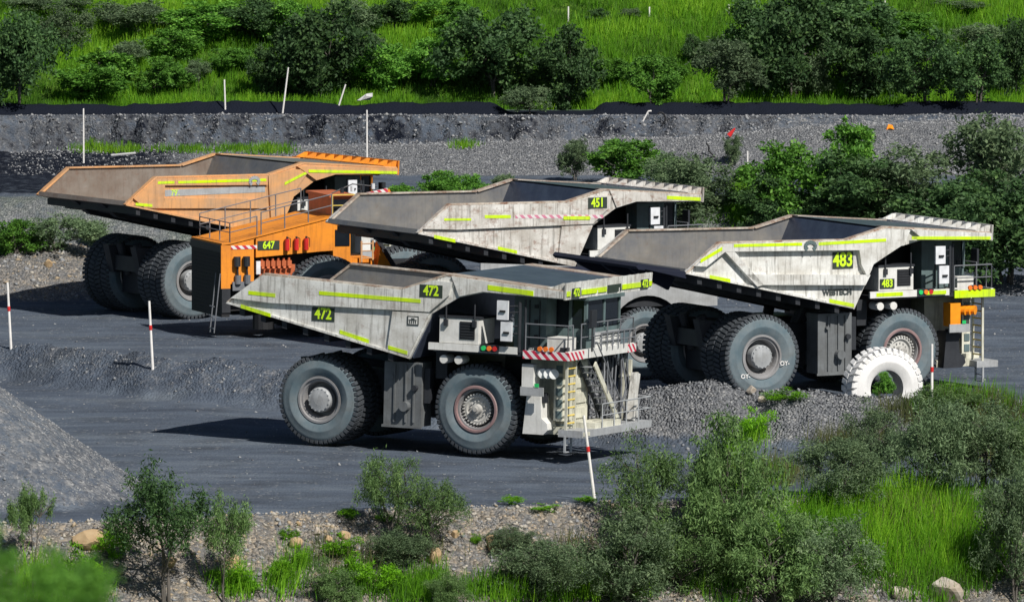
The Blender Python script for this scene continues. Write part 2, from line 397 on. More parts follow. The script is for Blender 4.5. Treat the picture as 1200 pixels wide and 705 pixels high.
sdn = plain('stone_tan', (.36, .29, .20), .9); se = plain('stone_buff', (.42, .39, .34), .9)
X = rng.uniform(-23, 24, 15000); yc, bh = crest(X); Y = yc + rng.normal(0, 1, 15000)*(bh*.75) - .4
keep = rng.random(15000) < np.interp(X, [-22, -8, 0, 8], [.10, .16, .8, 1]); X, Y = X[keep], Y[keep]
tag(stones('berm_stones', np.stack([X, Y, terr(X, Y)], -1), .025, .12, [sa, sa, sb, sa, sc_], 1), 'loose grey stones covering the low berm behind the front truck', 'stones')
X = rng.uniform(-20, 24, 20000); Y = edge_y(X) - rng.random(20000)**1.2*15 + .2; k = np.hypot(X+21.4, Y-354) > 7.8; X, Y = X[k], Y[k]
tag(stones('bank_stones', np.stack([X, Y, terr(X, Y)], -1), .03, .16, [sb, se, sdn, se, sa], 2), 'pale and tan stones strewn over the bank below the haul road', 'stones')
X = rng.uniform(-27, 29, 18000); Y = rng.uniform(496.5, 505, 18000); k = rng.random(18000) < np.interp(X, [-27, -10, 0], [.35, .6, 1]); X, Y = X[k], Y[k]
tag(stones('ramp_stones', np.stack([X, Y, terr(X, Y)], -1), .035, .12, [sa, sb, sa, sc_], 3), 'grey broken rock on the ramp below the cut face', 'stones')
X = rng.uniform(-27, 29, 6000); Y = rng.uniform(504, 507.3, 6000)
tag(stones('face_stones', np.stack([X, Y, terr(X, Y)], -1), .035, .15, [sa, sc_, sa, sb, sc_], 8), 'rough lumps of rock standing out of the dark cut face', 'stones')
X = rng.uniform(-27, 27, 2500); Y = rng.uniform(355, 470, 2500); 
tag(stones('floor_stones', np.stack([X, Y, terr(X, Y)], -1), .025, .10, [sa, sb, sc_], 4), 'sparse chips of stone scattered on the pit floor', 'stones')
t_ = rng.uniform(0, 2*math.pi, 9000); r_ = 7.6*np.sqrt(rng.random(9000)); X = -21.4+r_*np.cos(t_); Y = 354+r_*np.sin(t_)
tag(stones('stockpile_stones', np.stack([X, Y, terr(X, Y)], -1), .02, .09, [sa, sa, sc_, sb], 9), 'fine grey crushed rock on the stockpile at the left edge', 'stones')
t_ = rng.uniform(0, 2*math.pi, 3000); r_ = 6.6*np.sqrt(rng.random(3000)); X = -24.8+1.35*r_*np.cos(t_); Y = 452+r_*np.sin(t_)
tag(stones('mound_stones', np.stack([X, Y, terr(X, Y)], -1), .04, .2, [sa, se, sdn, sb], 5), 'grey and tan stones on the mound left of the dark far wheels', 'stones')

# ------------------------------------------------------------------ wheels
def tyre_mesh(Rr=1.8, w_=1.08, rin=.93, lug=.085, nl=52, wall='tyre', tread='tread', name='tyre'):
    b = MB(); h = w_/2; Rc = Rr - lug
    prof = [(-h*.80, rin), (-h*.98, rin+.14), (-h*1.04, rin+.30), (-h*1.07, rin+.34), (-h*1.07, rin+.37), (-h*1.035, rin+.41), (-h*1.0, Rc-.20), (-h*.93, Rc-.06), (-h*.8, Rc)]
    full = prof + [(-a, r) for a, r in prof[::-1]]
    n = 60; b.lathe(full, n, 0)
    k = len(full)
    for i in range(n):                       # tread band gets the tread material
        b.m[i*(k-1)+8] = 1
    for i in range(nl):                      # chevron lugs wrapping over the shoulder
        t0 = 2*math.pi*i/nl; dt = 2*math.pi/nl*.66
        for sgn in (-1, 1):
            off = 0 if sgn < 0 else math.pi/nl
            vs = []
            for (yy, r, sh) in ((h*1.0, Rc-.10, -.1), (h*.97, Rr-.05, 0), (h*.9, Rr, .0), (h*.10, Rr, .9)):
                for q in (0, 1):
                    t = t0+off+dt*(q+sh*.6)
                    vs.append((r*math.cos(t), sgn*yy, r*math.sin(t)))
            for q in (0, 1):
                t = t0+off+dt*(q+.54); vs.append(((Rc-.02)*math.cos(t), sgn*h*.1, (Rc-.02)*math.sin(t)))
            for q in (0, 1):
                t = t0+off+dt*q; vs.append(((Rc-.10)*math.cos(t), sgn*h*.8, (Rc-.10)*math.sin(t)))
            f = [(0,1,3,2),(2,3,5,4),(4,5,7,6),(6,7,9,8),(0,2,4,10),(4,6,8,10),(1,11,5,3),(5,11,9,7)]
            if sgn > 0: f = [q[::-1] for q in f]
            b.add(vs, f, 1)
    me = b.mesh(name, [M[wall], M[tread]])
    sm = [mi == 0 for mi in b.m]; me.polygons.foreach_set('use_smooth', sm); return me
TY = tyre_mesh()
def rim_mesh(kind):
    b = MB(); h = .54
    b.lathe([(-h*.82, .95), (-h*.92, .94), (-h*.92, .86), (-h*.75, .83), (-h*.75, .76), (-h*.55, .72), (.1, .66), (.12, .1)], 48, 0)
    b.lathe([(h*.82, .95), (h*.9, .9), (h*.4, .8), (.3, .1)], 32, 0)
    if kind == 'front': b.lathe([(-h*.93, .95), (-h*.98, .92), (-h*.98, .84), (-h*.8, .82)], 48, 1)
    return b.mesh('wheel', [M['rim'], M['rim_red']])
RIM = {'front': rim_mesh('front'), 'rear': rim_mesh('rear')}
def hub_mesh(kind):
    b = MB()
    if kind == 'front':
        b.lathe([(.1, .60), (-.18, .58), (-.20, .48), (-.10, .44), (-.12, .20), (-.36, .18), (-.38, .10), (-.44, .09), (-.44, 0)], 36, 0)
        for i in range(28):
            t = 2*math.pi*i/28; b.tube((.60*math.cos(t), -.02, .60*math.sin(t)), (.60*math.cos(t), -.26, .60*math.sin(t)), .038, 6, 0)
        for i in range(12):
            t = 2*math.pi*i/12; b.tube((.32*math.cos(t), -.1, .32*math.sin(t)), (.32*math.cos(t), -.18, .32*math.sin(t)), .03, 6, 0)
    else:
        b.lathe([(.1, .50), (-.30, .50), (-.38, .44), (-.42, .2), (-.43, 0)], 36, 1)
        for i in range(16):
            t = 2*math.pi*i/16; b.tube((.45*math.cos(t), -.3, .45*math.sin(t)), (.45*math.cos(t), -.40, .45*math.sin(t)), .03, 5, 1)
    return b.mesh('hub', [M['hub'], M['grey_paint']])
HUB = {'front': hub_mesh('front'), 'rear': hub_mesh('rear')}
def wheel(parent, x, y, kind, side, steer=0, R0=1.8):
    wv = bpy.data.objects.new('wheel', RIM[kind]); C.objects.link(wv); wv.parent = parent
    wv.location = (x, y, R0); wv.rotation_euler = (0, random.uniform(0, 1), (0 if side < 0 else math.pi)+steer); s = R0/1.8; wv.scale = (s, s, s)
    for nm, me in (('tyre', TY), ('hub', HUB[kind])):
        o = bpy.data.objects.new(nm, me); C.objects.link(o); o.parent = wv; o.location = (0, -.14 if nm == 'hub' else 0, 0)
    return wv

# ------------------------------------------------------------------ haul truck
def strip(parent, p, q, y, h=.15, name='reflective_strip', mat='lime', d=.012):
    (x0, z0), (x1, z1) = p, q
    b = MB(); b.prism([(x0, z0-h/2), (x1, z1-h/2), (x1, z1+h/2), (x0, z0+h/2)], y-d, y, 0)
    return b.build(name, M[mat], parent)
def plate_num(parent, s, x, z, y, w_, h, slope=0, size=None, sx=.8):
    b = MB(); b.box(-w_/2, w_/2, -.015, .0, -h/2, h/2, 0)
    o = b.build('number_plate', M['plate'], parent); o.location = (x, y, z); o.rotation_euler = (0, -slope, 0)
    text('number_text', s, size or h*1.12, M['lime_num'], o, (0, -.02, 0), sx=sx, bold=.03*h)
    return o
def rails(parent, pts, h=1.1, r=.028, mat='rail', mid=True, name='handrail', step=1.3):
    b = MB()
    for a, c_ in zip(pts, pts[1:]):
        A, B_ = Vector(a), Vector(c_); n = max(1, round((B_-A).length/step)); up = Vector((0, 0, h))
        b.tube(A+up, B_+up, r)
        if mid: b.tube(A+up*.52, B_+up*.52, r*.85)
        for i in range(n+1): q = A.lerp(B_, i/n); b.tube(q, q+up, r)
    return b.build(name, M[mat], parent)

def haul_truck(name, label, loc, rz, num, style, group, ry=0, paintk='white', inner='steel', rx=0):
    t = root(name, label, 'dump truck', loc, rz, group, ry, rx)
    PM, IM = M[paintk], M[inner]
    W = 4.1; zr = 6.5 if style == 'plain' else 6.68
    # chassis ---------------------------------------------------------------
    b = MB()
    for s in (-1, 1):
        b.prism([(-1.6, 2.0), (-1.9, 3.3), (1.5, 3.0), (8.9, 2.9), (8.9, 1.9), (7.5, 1.7), (2, 1.8)], s*1.25-.25, s*1.25+.25)
        b.tube((6.9, s*1.9, 1.4), (6.9, s*1.9, 3.6), .32, 14)                 # front suspension
        b.tube((-.9, s*.8, 1.9), (-1.4, s*.8, 3.4), .22, 12)
        b.tube((2.6, s*1.0, 2.0), (3.4, s*1.5, 4.1), .24, 12)                 # hoist cylinders
    b.lathe([(-2.6, .3), (-2.6, .75), (2.6, .75), (2.6, .3)], 24, 0, 'y', (0, 0, 1.8))
    b.lathe([(-2.9, .3), (2.9, .3)], 16, 0, 'y', (6.9, 0, 1.8))
    for x in (-1.3, 1.8, 5.0, 8.4): b.box(x-.25, x+.25, -1.0, 1.0, 2.1, 2.8)
    b.box(4.9, 5.4, -3.1, 3.1, 2.9, 4.0); b.box(7.2, 8.5, -1.5, 1.5, 1.6, 3.9)
    b.box(1.2, 4.4, .4, 2.8, 1.0, 3.1)
    b.box(-.9, .9, -1.4, 1.4, 1.0, 2.6)
    b.build('chassis', M['darkframe'], t)
    # wheels ------------------------------------------------------------------
    for s in (-1, 1):
        wheel(t, 0, s*3.12, 'rear', s); wheel(t, 0, s*1.98, 'rear', s); wheel(t, 6.9, s*3.05, 'front', s, steer=.0)
    # body ----------------------------------------------------------------------
    prof = [(-4.0, 5.55), (-2.35, 6.78), (3.8, zr), (5.7, 7.15), (10.9, 6.75), (10.9, 6.4), (7.4, 6.5), (6.3, 6.25), (5.15, 5.55), (4.2, 3.7)]
    b = MB()
    for y0, y1 in ((-W, -W+.14), (W-.14, W)):
        b.prism(prof, y0, y1, 0)
    iy = W-.143
    b.prism([(-4.0, 5.50), (4.15, 3.72), (4.2, 3.9), (-3.9, 5.70)], -iy, iy, 1)     # floor
    b.prism([(4.16, 3.9), (4.3, 3.72), (5.85, 7.0), (5.66, 7.05)], -iy, iy, 2)      # front plate
    b.prism([(5.68, 7.13), (10.88, 6.73), (10.88, 6.60), (5.86, 6.98)], -iy, iy, 2)  # canopy plate
    for s in (-1, 1):  # inner linings and folded rim
        y_ = s*(W-.16)
        b.prism([(-3.8, 5.72), (-2.35, 6.70), (3.8, zr-.08), (5.6, 6.95), (4.3, 3.98)], min(y_, y_-s*.02), max(y_, y_-s*.02), 1)
        b.prism([(-2.35, 6.785), (3.8, zr+.005), (3.8, zr-.06), (-2.35, 6.72)], s*W-.28 if s > 0 else s*W-.02, s*W+.02 if s > 0 else s*W+.28, 3)
        b.prism([(-3.98, 5.56), (-2.35, 6.785), (-2.3, 6.70), (-3.9, 5.50)], s*W-.24 if s > 0 else s*W-.03, s*W+.03 if s > 0 else s*W+.24, 3)
        b.prism([(3.8, zr+.005), (5.7, 7.155), (5.75, 7.08), (3.9, zr-.06)], s*W-.28 if s > 0 else s*W-.02, s*W+.02 if s > 0 else s*W+.28, 3)
        b.prism([(5.7, 7.158), (10.9, 6.758), (10.9, 6.70), (5.7, 7.09)], s*W-.75 if s > 0 else s*W-.02, s*W+.02 if s > 0 else s*W+.75, 3)
    slope = lambda x: 5.50 + (x+4.0)*(3.72-5.50)/8.15
    for x in np.arange(-3.4, 4.0, .95):                                              # bolsters under the floor
        b.prism([(x, slope(x)-.01), (x+.22, slope(x+.22)-.01), (x+.22, slope(x)-.36), (x, slope(x)-.32)], -W+.02, W-.02, 4)
    for s in (-1, 1):
        b.prism([(-3.7, slope(-3.7)-.02), (4.0, slope(4.0)-.02), (4.0, slope(4.0)-.5), (-2.8, slope(-2.8)-.5)], s*1.25-.2, s*1.25+.2, 4)
        for k in range(5):                                                           # canopy stiffeners below
            pass
    for x in (6.6, 7.7, 8.8, 9.9):
        z = 6.98-(x-5.86)*.0757
        b.box(x, x+.12, -iy, iy, z-.30, z-.02, 4)
    body = b.build('dump_body', [PM, IM, M['steel_blue'] if style != 'orange' else M['steel'], M['rustwhite'] if paintk != 'orange_faded' else M['orange_faded'], M['darkframe']], t)
    # outside stiffeners, proud of both walls
    for s in (-1, 1):
        def pr(poly, d0, d1, m=0):
            b.prism(poly, min(s*(W+d0), s*(W+d1)), max(s*(W+d0), s*(W+d1)), m)
        b = MB()
        if style in ('plain', 'striped'):
            pr([(-3.75, 5.72), (-2.36, 6.70), (3.78, zr-.08), (5.2, 6.88), (6.05, 6.85), (5.9, 6.3), (5.08, 5.62), (-2.0, 5.62)], .0, .13)
            pr([(3.45, 5.56), (5.06, 5.56), (4.17, 3.80), (3.25, 4.02)], .0, .10)
            pr([(-3.9, 5.56), (4.1, 3.84), (4.15, 3.73), (-3.98, 5.50)], .0, .10)
            pr([(6.0, 7.08), (10.86, 6.71), (10.86, 6.44), (7.4, 6.54), (6.35, 6.30)], .0, .08)
        elif style == 'recess':
            pr([(-3.6, 5.82), (-2.36, 6.70), (3.78, zr-.05), (5.7, 7.08), (6.8, 6.98), (6.5, 6.4), (6.2, 6.25), (5.0, 5.6), (4.72, 5.05), (4.40, 5.6), (4.30, 6.22), (-2.2, 6.38), (-3.1, 5.78)], .0, .25)
            pr([(-1.2, 5.38), (4.85, 5.15), (4.6, 4.72), (-.5, 4.92)], .0, .25)
            pr([(-2.2, 6.37), (-1.75, 6.36), (-.35, 4.92), (-.65, 4.85)], .0, .25)
            pr([(-3.9, 5.56), (4.1, 3.84), (4.15, 3.73), (-3.98, 5.50)], .0, .14)
            pr([(6.9, 7.0), (10.86, 6.71), (10.86, 6.44), (7.5, 6.54)], .0, .18)
        else:
            pr([(-3.6, 5.82), (-2.36, 6.70), (3.7, zr-.07), (3.7, 6.18), (-1.9, 6.36), (-2.0, 5.3), (-3.0, 5.36)], .0, .11)
            pr([(-2.0, 5.30), (-1.94, 5.78), (3.7, 5.52), (3.7, 5.08)], .0, .11)
            pr([(3.72, zr-.07), (5.2, 6.86), (6.0, 6.8), (5.3, 6.0), (4.85, 5.0), (4.3, 4.0), (3.9, 4.1)], .0, .12)
            pr([(5.3, 6.99), (10.86, 6.71), (10.86, 6.44), (7.4, 6.54), (6.35, 6.30)], .0, .15)
            pr([(-3.9, 5.56), (4.1, 3.84), (4.15, 3.73), (-3.98, 5.50)], .0, .10)
        b.build('side_rib', PM, t)
    # lip guard ------------------------------------------------------------------
    b = MB(); b.prism([(10.9, 6.38), (10.98, 6.38), (11.02, 7.05), (10.95, 7.05)], -W-.05, W+.05, 0)
    for k in range(11):
        y = -W+.12+k*(2*W-.24)/10
        b.prism([(10.2, 6.80), (10.89, 6.76), (10.94, 7.03), (10.80, 7.04)], y-.05, y+.05, 0)
    b.prism([(10.15, 6.815), (10.3, 6.805), (10.3, 6.84), (10.15, 6.85)], -W, W, 0)
    b.build('canopy_guard', PM if paintk != 'orange_faded' else M['orange'], t)
    # tank behind the front wheel ---------------------------------------------------
    b = MB(); b.box(2.8, 4.45, -3.45, -2.5, .95, 3.5, 0)
    for x in (3.25, 3.75, 4.1): b.box(x, x+.06, -3.52, -3.45, 1.1, 3.4, 0)
    b.box(2.74, 4.5, -3.5, -3.44, .88, .98, 0); b.tube((3.8, -3.75, 1.75), (3.8, -3.4, 1.75), .2, 14, 0); b.tube((3.2, -3.6, 2.9), (3.2, -3.4, 2.9), .07, 8, 0)
    b.tube((4.2, -3.65, 2.5), (4.2, -3.4, 2.5), .12, 8, 1); b.box(4.5, 4.75, -3.3, -2.9, 1.9, 3.3, 1)
    b.build('fuel_tank', [M['tank_grey'], M['darkframe']], t)
    # deck -------------------------------------------------------------------------------
    b = MB(); b.box(5.2, 9.6, -4.0, 4.0, 4.05, 4.2, 0); b.box(9.6, 11.0, -4.0, 2.4, 4.05, 4.2, 0); b.box(5.0, 8.9, -4.06, -3.95, 4.12, 4.40, 1); b.box(5.0, 8.9, 3.95, 4.06, 4.12, 4.40, 1)
    b.box(10.98, 11.1, -4.02, 2.42, 3.98, 4.34, 1)
    b.tube((5.6, -3.9, 3.75), (5.6, -3.2, 3.75), .17, 12, 1); b.tube((6.25, -3.9, 3.75), (6.25, -3.2, 3.75), .17, 12, 1)
    b.build('deck', [M['darkframe'], M['white2']], t)
    # power box on deck
    b = MB(); b.box(5.45, 7.15, -4.0, -2.5, 4.42, 5.42, 0); b.box(5.42, 7.2, -4.03, -2.47, 5.42, 5.5, 1)
    for x in (5.75, 7.0): b.tube((x, -4.05, 5.2), (x, -4.05, 6.0), .035, 6, 1); b.box(x-.08, x+.08, -4.12, -4.0, 5.1, 5.35, 1)
    pb = b.build('grid_box', [M['white2'], M['darkframe']], t)
    b = MB(); b.box(6.35, 7.0, -4.03, -4.0, 4.6, 5.3, 0)
    for k in range(6): b.box(6.4, 6.95, -4.05, -4.02, 4.66+k*.11, 4.70+k*.11, 1)
    b.build('grille', [M['black'], M['darkframe']], pb)
    # marker lights on deck edge
    for x, mk in ((7.45, 'green_lens'), (7.7, 'amber'), (7.95, 'red')):
        b = MB(); b.tube((x, -4.16, 4.30), (x, -4.06, 4.30), .10, 12, 0); b.build('marker_light', M[mk], t)
    b = MB(); b.box(7.3, 8.1, -4.11, -4.06, 4.15, 4.45, 0); b.build('light_bracket', M['darkframe'], t)
    # mirrors -----------------------------------------------------------------------------
    b = MB(); b.tube((8.95, -4.0, 4.2), (8.95, -4.0, 6.2), .07, 8); b.tube((9.15, -3.9, 4.2), (9.15, -3.9, 6.3), .05, 8)
    for z in (4.9, 5.2, 5.75, 6.0): b.tube((8.4, -4.15, z), (8.95, -4.0, z+.05), .03, 6)
    b.build('mirror_post', M['darkframe'], t)
    for x, z in ((8.32, 5.86), (8.5, 5.02)):
        b = MB(); b.box(x-.24, x+.24, -4.3, -4.2, z-.38, z+.38, 0); b.box(x-.1, x+.14, -4.36, -4.3, z-.08, z+.0, 1); b.build('mirror', [M['mirror'], M['black']], t)
    # cabinet, cab -------------------------------------------------------------------------
    b = MB(); b.box(8.2, 9.6, -2.9, -1.95, 4.2, 6.35, 0); b.box(8.85, 8.9, -2.93, -2.9, 4.4, 6.2, 1); b.box(9.3, 9.34, -2.93, -2.9, 4.4, 6.2, 1)
    for z in (4.7, 5.3, 5.9): b.box(9.1, 9.25, -2.96, -2.9, z, z+.15, 1)
    b.build('electrical_cabinet', [M['greygreen_shaded'], M['darkframe']], t)
    b = MB(); b.box(7.4, 9.3, -.9, 3.6, 4.2, 5.9, 0); b.box(7.4, 8.6, 2.0, 3.9, 4.2, 6.3, 0); b.build('rear_cabinet', M['navy'] if style == 'plain' else M['darkframe'], t)
    b = MB(); b.box(9.4, 10.9, -1.9, 1.3, 4.25, 5.1, 0); b.box(9.3, 11.05, -2.05, 1.4, 6.25, 6.40, 0)
    for (x, y) in ((9.42, -1.88), (10.2, -1.88), (10.86, -1.88), (9.42, 1.26), (10.2, 1.26), (10.86, 1.26), (10.86, -.2)):
        b.box(x-.06, x+.06, y-.06, y+.06, 5.08, 6.27, 0)
    cb = b.build('cab', M['greygreen_shaded'] if style != 'orange' else M['orange'], t)
    for bx in ((9.5, 10.14, -1.87, -1.84), (10.26, 10.8, -1.87, -1.84), (9.5, 10.8, 1.22, 1.25)):
        b = MB(); b.box(*bx, 5.1, 6.25); b.build('window', M['glass'], cb)
    for y0, y1 in ((-1.82, -.26), (-.14, 1.2)):
        b = MB(); b.box(10.84, 10.87, y0, y1, 5.1, 6.25); b.build('window', M['glass'], cb)
    b = MB(); b.tube((11.3, -2.2, 4.25), (11.3, -2.2, 5.9), .04, 6); b.box(11.25, 11.35, -2.4, -1.9, 5.2, 5.9); b.build('mirror', M['darkframe'], t)
    b = MB(); b.tube((10.9, -1.2, 6.40), (10.9, -1.2, 6.62), .14, 10); b.tube((10.9, .9, 6.40), (10.9, .9, 6.62), .14, 10); b.tube((10.0, -1.0, 6.55), (10.6, .6, 6.55), .12, 10); b.build('beacon', M['white2'], t)
    # front: grille, ladders, stairs, platform -----------------------------------------------------
    b = MB(); b.box(8.7, 10.5, -2.3, -.75, 1.3, 3.95, 0); b.box(8.6, 9.0, -.75, .6, 1.6, 3.6, 1); b.box(8.9, 10.6, -3.0, -2.4, .95, 1.25, 0); b.box(8.9, 10.6, 1.6, 2.2, .8, 1.2, 0); b.box(8.3, 8.9, -2.0, 2.0, .9, 1.6, 1)
    for k in range(4): b.box(10.5, 10.56, -2.2, -1.0, 1.55+k*.6, 1.95+k*.6, 0)
    b.box(10.1, 10.5, -3.1, -2.3, 1.5, 3.9, 0)
    for k in range(5): b.box(10.2, 10.46, -3.14, -3.1, 1.6+k*.45, 1.9+k*.45, 1)
    b.build('radiator', [M['cream'], M['greygreen_shaded']], t)
    b = MB(); b.prism([(8.95, .95), (9.85, .95), (10.05, 1.15), (10.0, 1.4), (9.75, 1.6), (9.7, 2.5), (9.1, 2.5)], -3.5, -2.7, 0); b.build('mudguard', M['white2'] if style == 'plain' else M['darkframe'], t)
    b = MB(); b.box(9.05, 9.55, -3.9, -3.3, 2.75, 3.75, 0); b.box(9.0, 10.0, -3.92, -3.85, 2.5, 2.85, 1); b.box(9.2, 9.9, -3.4, -3.2, 2.2, 2.6, 2)
    b.build('lamp_box', [M['white2'] if style != 'recess' else M['orangebox'], M['grey_paint'], M['darkframe']], t)
    for x in (9.68, 9.92, 10.16):
        b = MB(); b.tube((x-.05, -3.4, 3.42), (x+.22, -3.75, 3.40), .2, 14, 0); b.build('headlight', M['whitelens'] if style != 'recess' else M['orangebox'], t)
    b = MB(); b.box(9.62, 9.8, -3.94, -3.9, 2.86, 3.0); b.build('marker_light', M['green_lens'], t)
    for bx in ((9.15, 11.15, -4.08, -4.0), (11.11, 11.15, -4.0, -2.6), (11.11, 11.15, 1.7, 2.42)):
        b = MB(); b.box(*bx, 3.98, 4.3); b.build('hazard_board', M['hazard'] if style != 'recess' else M['lime'], t)
    for x in (9.9, 10.15, 10.4):
        b = MB(); b.tube((x, -4.14, 4.40), (x, -4.06, 4.40), .10, 10); b.build('marker_light', M['amber'], t)
    b = MB()
    for y in (-3.55, -2.75): b.bar((10.85, y, 1.2), (10.85, y, 4.1), .07, .10, 0)
    for k in range(9): b.tube((10.85, -3.55, 1.45+k*.31), (10.85, -2.75, 1.45+k*.31), .035, 6, 1)
    b.build('ladder', [M['cream'], M['yellow']], t)
    b = MB()
    for y in (-3.6, -3.0): b.bar((10.85, y, .30), (10.85, y, .95), .06, .08, 0)
    for z in (.32, .6): b.bar((10.85, -3.6, z), (10.85, -3.0, z), .1, .04, 0)
    b.build('lower_step', M['rail_light'], t)
    b = MB()
    for x in (10.62, 11.3): b.bar((x, -1.9, 3.75), (x, .5, 1.35), .06, .24, 1 if x > 11 else 0)
    for k in range(9): y = -1.75+k*.27; z = 3.6-k*.265; b.box(10.65, 11.27, y-.14, y+.10, z-.02, z+.02, 2)
    b.build('staircase', [M['darkframe'], M['cream'], M['rail_light']], t)
    b = MB(); b.prismx([(-3.6, .92), (3.1, .92), (3.1, 1.2), (-3.6, 1.2)], 10.55, 11.6, 0); b.box(10.6, 11.5, -2.2, .3, 1.2, 1.42, 1); 
    b.box(11.6, 11.62, -3.5, -2.9, .98, 1.14, 1)
    b.build('front_platform', [M['grey_paint'], M['cream']], t)
    b = MB(); b.bar((11.1, 2.1, 1.25), (11.1, 2.55, 3.1), .3, .28, 0); b.tube((11.1, 2.5, 2.9), (11.1, 2.8, 1.3), .06, 8, 0); b.build('platform_strut', M['white'], t)
    rl = 'rail' if style != 'orange' else 'rail'
    rails(t, [(11.12, -.9, 4.2), (11.12, 2.35, 4.2)], h=.7, r=.03, mat=rl, step=.55, name='toe_rail')
    rails(t, [(9.2, -3.95, 4.25), (11.05, -3.95, 4.25), (11.05, -3.5, 4.25)], mat=rl)
    rails(t, [(11.05, -2.7, 4.25), (11.05, 2.3, 4.25), (9.65, 2.35, 4.25)], mat=rl)
    rails(t, [(11.55, -1.6, 1.2), (11.55, 3.05, 1.2), (10.8, 3.05, 1.2)], h=.95, mat='rail_light' if style == 'plain' else 'rail')
    b = MB()
    for x in (10.6, 11.33): b.path([(x, -2.0, 4.6), (x, -1.8, 4.6), (x, .6, 2.2), (x, .7, 1.2)], .03); b.tube((x, -.7, 2.5), (x, -.7, 3.5), .025)
    b.build('handrail', M[rl], t)
    b = MB()
    for k in range(3):
        for q in range(4): b.box(11.0, 11.04, -1.3+q*.62, -.82+q*.62, 4.32+k*.2, 4.46+k*.2, 0)
    b.box(10.98, 11.0, -1.35, 1.2, 4.28, 4.95, 1)
    b.build('louvre_panel', [M['white2'], M['grey_paint']], t)
    b = MB()
    for y, z1 in ((2.2, 4.05), (2.9, 3.6)): b.bar((10.7, y, 1.2), (10.7, y, z1), .12, .12, 0)
    b.bar((10.7, 1.9, 3.0), (10.7, 3.6, 3.0), .1, .1, 0); b.tube((10.8, 3.3, 2.2), (10.8, 3.3, 3.0), .16, 10, 1)
    b.build('front_frame', [M['cream'], M['darkframe']], t)
    # far clutter: hoses and pipes
    b = MB(); rr_ = random.Random(3)
    for k in range(26):
        y = rr_.uniform(-.2, 2.4); x = rr_.uniform(10.2, 10.9)
        b.path([(x, y, 1.3), (x+rr_.uniform(-.2, .2), y+rr_.uniform(-.3, .3), 2.6), (x, y+rr_.uniform(-.3, .3), 4.0)], .035)
    b.build('hose_bundle', M['rail'], t)
    b = MB()
    for k in range(9):
        x = rr_.uniform(9.0, 10.9); y = rr_.uniform(-3.7, -2.6); s_ = rr_.uniform(.06, .16); z = 4.2
        b.box(x-s_, x+s_, y-s_, y+s_, z, z+s_*1.6, k % 2)
    b.box(9.8, 10.6, -3.2, -2.2, 4.2, 4.8, 1)
    b.build('deck_fittings', [M['darkframe'], M['white2']], t)
    return t

def solve(yaw, u, v, hy=-3.6, hz=1.8):
    """origin of a vehicle whose near hub is seen at photo pixel u, v"""
    d = ray(u, v); t = (CAM_H-hz)/-d[2]; x, y = d[0]*t, d[1]*t; a = R(yaw)
    return (x+math.sin(a)*hy, y-math.cos(a)*hy)
G = 'haul trucks standing in the pit'
YN = -4.1
# --- white 472
ox, oy = solve(-25, 372.8, 470)
A = haul_truck('haul_truck', 'dirty white dump truck 472, frontmost, alone on the haul road', (ox, oy, 0.0), R(-25), '472', 'plain', G, ry=R(1.0), rx=R(-1.0))
strip(A, (-2.95, 5.98), (-1.75, 5.93), YN-.13); strip(A, (.2, 6.13), (4.7, 6.03), YN-.13)
strip(A, (-3.3, 5.42), (-1.95, 5.12), YN-.10); strip(A, (1.1, 4.62), (2.4, 4.30), YN-.012); strip(A, (3.3, 4.12), (4.15, 3.94), YN-.10)
strip(A, (7.6, 6.72), (9.6, 6.58), YN-.08, .2)
plate_num(A, '472', .35, 5.28, YN-.01, 1.0, .55, 0); plate_num(A, '472', 5.15, 6.45, YN-.13, 1.0, .5, 0)
b = MB(); b.box(4.12, 4.62, YN-.125, YN-.10, 5.05, 5.42, 0); em = b.build('emblem', M['ink'], A)
b = MB(); b.box(4.17, 4.57, YN-.13, YN-.125, 5.10, 5.37, 0); b.box(4.2, 4.54, YN-.14, YN-.13, 5.24, 5.28, 1)
for k in range(4): b.box(4.22+k*.085, 4.26+k*.085, YN-.14, YN-.13, 5.13, 5.23, 1)
b.box(4.3, 4.45, YN-.14, YN-.13, 5.29, 5.34, 1); b.build('emblem_mark', [M['white2'], M['ink']], em)
def lip_strip(t, y0, y1, z=6.62, h=.2, mat='lime'):
    b = MB(); b.box(11.01, 11.03, y0, y1, z-h/2, z+h/2); b.build('reflective_strip', M[mat], t)
lip_strip(A, -4.1, -3.75); lip_strip(A, -2.7, -.3); lip_strip(A, 1.2, 3.1); lip_strip(A, 3.75, 4.1); lip_strip(A, -.2, 1.1, h=.3, mat='plate')
for y in (-3.2, 3.42):
    b = MB(); b.box(11.03, 11.05, y-.42, y+.33, 6.45, 6.82); q = b.build('number_plate', M['plate'], A)
    text('number_text', '472', .42, M['lime_num'], q, (11.055, y-.04, 6.63), rot=(R(90), 0, R(90)), bold=.012, sx=.9)
# --- white 483
ox, oy = solve(28, 893, 419)
B = haul_truck('haul_truck', 'white dump truck 483 with ribbed tray, rightmost, parked behind the white painted tyre', (ox, oy, 0.03), R(28), '483', 'recess', G)
yb = YN-.25
strip(B, (-1.8, 6.62), (1.5, 6.57), yb, .13); strip(B, (2.3, 6.55), (5.6, 6.60), yb, .13); strip(B, (-3.4, 6.02), (-2.35, 6.52), yb)
strip(B, (-2.9, 5.35), (-1.9, 5.14), YN-.14); strip(B, (2.9, 4.12), (4.1, 3.87), YN-.14, .16); strip(B, (6.9, 6.64), (10.8, 6.50), YN-.18, .13)
strip(B, (5.3, 4.26), (6.6, 4.26), -4.06, .16); strip(B, (7.7, 4.26), (8.7, 4.26), -4.13, .16)
plate_num(B, '483', 3.62, 5.80, YN-.01, 1.0, .72); plate_num(B, '483', 5.85, 4.72, -4.03, .7, .4)
